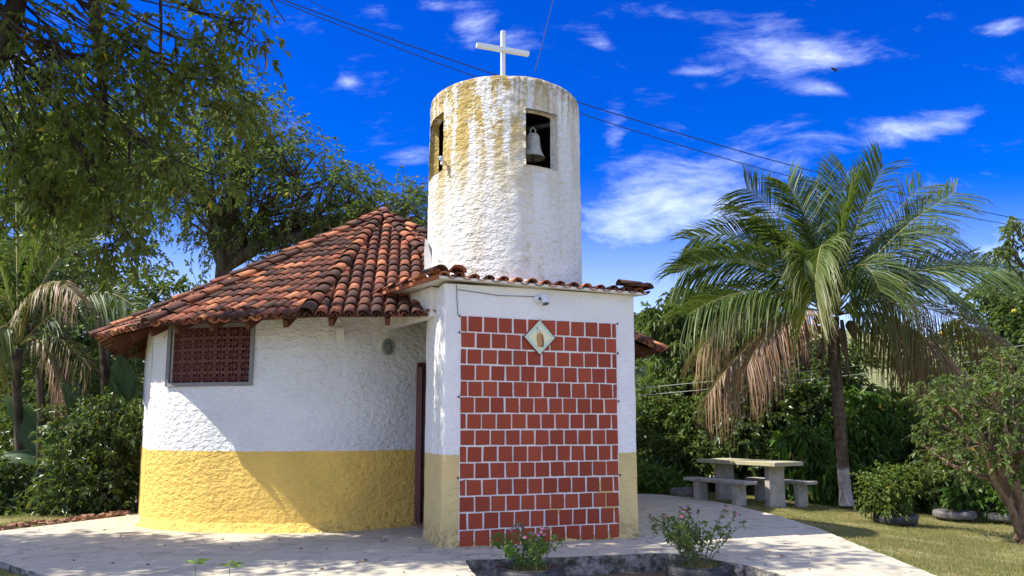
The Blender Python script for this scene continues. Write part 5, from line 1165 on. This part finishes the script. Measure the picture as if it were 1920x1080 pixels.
# two weed sprouts at the bottom of the picture
for (c, lab) in (((-2.88, 7, 0.179), 'broad leafed weed sprout at the bottom, left one of the two'), ((-2.568, 7, 0.151), 'thin leafed weed sprout at the bottom, right one of the two')):
    root = empty('weed', (c[0], c[1], 0), lab, 'weed'); V, F = tubes([(np.array([[c[0]+.01, c[1], -.01], [c[0]+.005, c[1], c[2]*.5], list(c)]), .004, .003)], 5); link('stem', mesh('stem', V, F), STEM, root)
    for k in range(7):
        a = k*2.4; up_ = .3 if k < 5 else 1.2; d = norm(np.array([[math.cos(a), math.sin(a)*.6, up_]]))[0]; L_ = .14 if k < 4 else .09
        V, F, A_ = leaves(np.array([[c[0], c[1], c[2]+.003*k]]), d[None, :], L_, .028, .25); me = mesh('leaf', V, F); set_attr(me, 'rnd', A_); link('leaf', me, L_BRIGHT, root)

# ---- picnic table and benches
ax = Vector((.53, -.85, 0)); pa = Vector((.85, .53, 0))
def slabbox(name, c, l, w, h, m, parent, lift=0):
    m_ = MB(); M = Matrix.Rotation(math.atan2(ax.y, ax.x), 3, 'Z'); m_.box(c, (l, w, h), M, .004); o = m_.build(name, m, parent)
    bv = o.modifiers.new('bevel', 'BEVEL'); bv.width = .008; bv.segments = 2; return o
tc = Vector((4.66, 14.95, -.04))
tb = empty('picnic_table', tc, 'weathered concrete picnic table with thick top on the lawn edge', 'table')
slabbox('table_top', tc+Vector((0, 0, .765)), 1.95, .82, .075, BENCH, tb)
def legs(root, c, sep, w, h, t=.11):
    for s in (-1, 1):
        m_ = MB(); M = Matrix.Rotation(math.atan2(ax.y, ax.x)+math.pi/2, 3, 'Z'); m_.box(c+ax*s*sep+Vector((0, 0, h/2-.06)), (w, t, h+.12), M, .003); o = m_.build('leg', BENCH, root); bv = o.modifiers.new('bevel', 'BEVEL'); bv.width = .008; bv.segments = 2
legs(tb, tc, .62, .44, .725)
for off, l_, lab in ((-.78, 1.55, 'concrete bench on the path side of the picnic table'), (.80, 1.5, 'concrete bench behind the picnic table towards the palm')):
    cc = tc+pa*off + (ax*-.05 if off < 0 else ax*.1)+Vector((0, 0, -.01 if off < 0 else -.06)); b_ = empty('picnic_bench', cc, lab, 'bench'); slabbox('seat', cc+Vector((0, 0, .44)), l_, .34, .06, BENCH, b_); legs(b_, cc, .48, .28, .41)

# ---- cables and bird
def cable(name, pts, r, m, lab, sag=0.0):
    P_ = [Vector(p) for p in pts]
    if len(P_) == 2 : P_ = [P_[0].lerp(P_[1], t)+Vector((0, 0, -sag*4*t*(1-t))) for t in [i/24 for i in range(25)]]
    m_ = MB(); m_.tube(P_, r, 5); return tag(m_.build(name, m), lab, 'cable')
cable('overhead_cable', ((-5.843, 17, 11.827), (19.071, 26, 8.609)), .014, CABLE, 'upper of the two long black cables crossing the sky behind the tower', .55)
cable('overhead_cable', ((-5.909, 17.2, 11.88), (18.317, 25, 8.107)), .012, CABLE, 'lower of the two long black cables crossing the sky behind the tower', .75)
cable('guy_cable', ((0.878, 14, 10.128), (0.369, 11.4, 7.086)), .007, CABLE, 'short thin cable slanting down from the sky to the tower top', .02)
cable('branch_cable', ((-3.667, 12, 8.786), (-3.41, 14, 9.581)), .006, CABLE, 'short thin cable at the top edge left of the clouds', .02)
cable('garden_wire', ((2.626, 15.6, 2.215), (12.578, 17.5, 3.391)), .007, WIREL, 'upper pale wire strung across the garden behind the palm', .05)
cable('garden_wire', ((2.673, 15.9, 2.072), (12.77, 17.8, 3.168)), .007, WIREL, 'lower pale wire strung across the garden behind the palm', .04)
bp = Vector((27.492, 60, 31.383)); m_ = MB()
bird = empty('bird', bp, 'small dark bird soaring under the clouds above the palm', 'bird')
m_.tube([bp+Vector((-.05, -.3, -.02)), bp+Vector((0, -.1, .0)), bp+Vector((.02, .15, 0)), bp+Vector((.03, .35, 0))], [.03, .075, .06, .02], 8); m_.build('body', CABLE, bird, True)
for s in (-1, 1):
    m_ = MB(); tipz = .34 if s < 0 else .62; m_.add([bp+Vector((0, -.12, .03)), bp+Vector((s*.30, -.15, tipz*.45)), bp+Vector((s*(.42 if s < 0 else .60), .0, tipz)), bp+Vector((s*.28, .14, tipz*.40)), bp+Vector((0, .15, .03)),
      bp+Vector((0, -.12, .0)), bp+Vector((s*.30, -.15, tipz*.45-.02)), bp+Vector((s*(.42 if s < 0 else .60), .0, tipz-.01)), bp+Vector((s*.28, .14, tipz*.40-.02)), bp+Vector((0, .15, .0))], [(0,1,2,3,4), (9,8,7,6,5)]+[(i, 5+i, 5+(i+1) % 5, (i+1) % 5) for i in range(5)]); fix_normals(m_.build('wing', CABLE, bird))

# ---- group phrases for repeated things
GR = {'tyre_planter': 'tyre planters around the path', 'periwinkle': 'pink periwinkles in tyre planters', 'old_tyre': 'old tyres lying in the garden', 'picnic_bench': 'benches of the picnic table', 'overhead_cable': 'cables across the sky',
      'garden_wire': 'wires strung across the garden', 'weed': 'weed sprouts at the front', 'shrub': 'bushes around the chapel garden', 'coconut_palm': 'palms beside the chapel', 'tree_trunk': 'bare trunks in the left undergrowth'}
for o in list(sc.objects):
    if o.parent is None and 'label' in o:
        k = o.name.split('.')[0]
        if k in GR: o['group'] = GR[k]
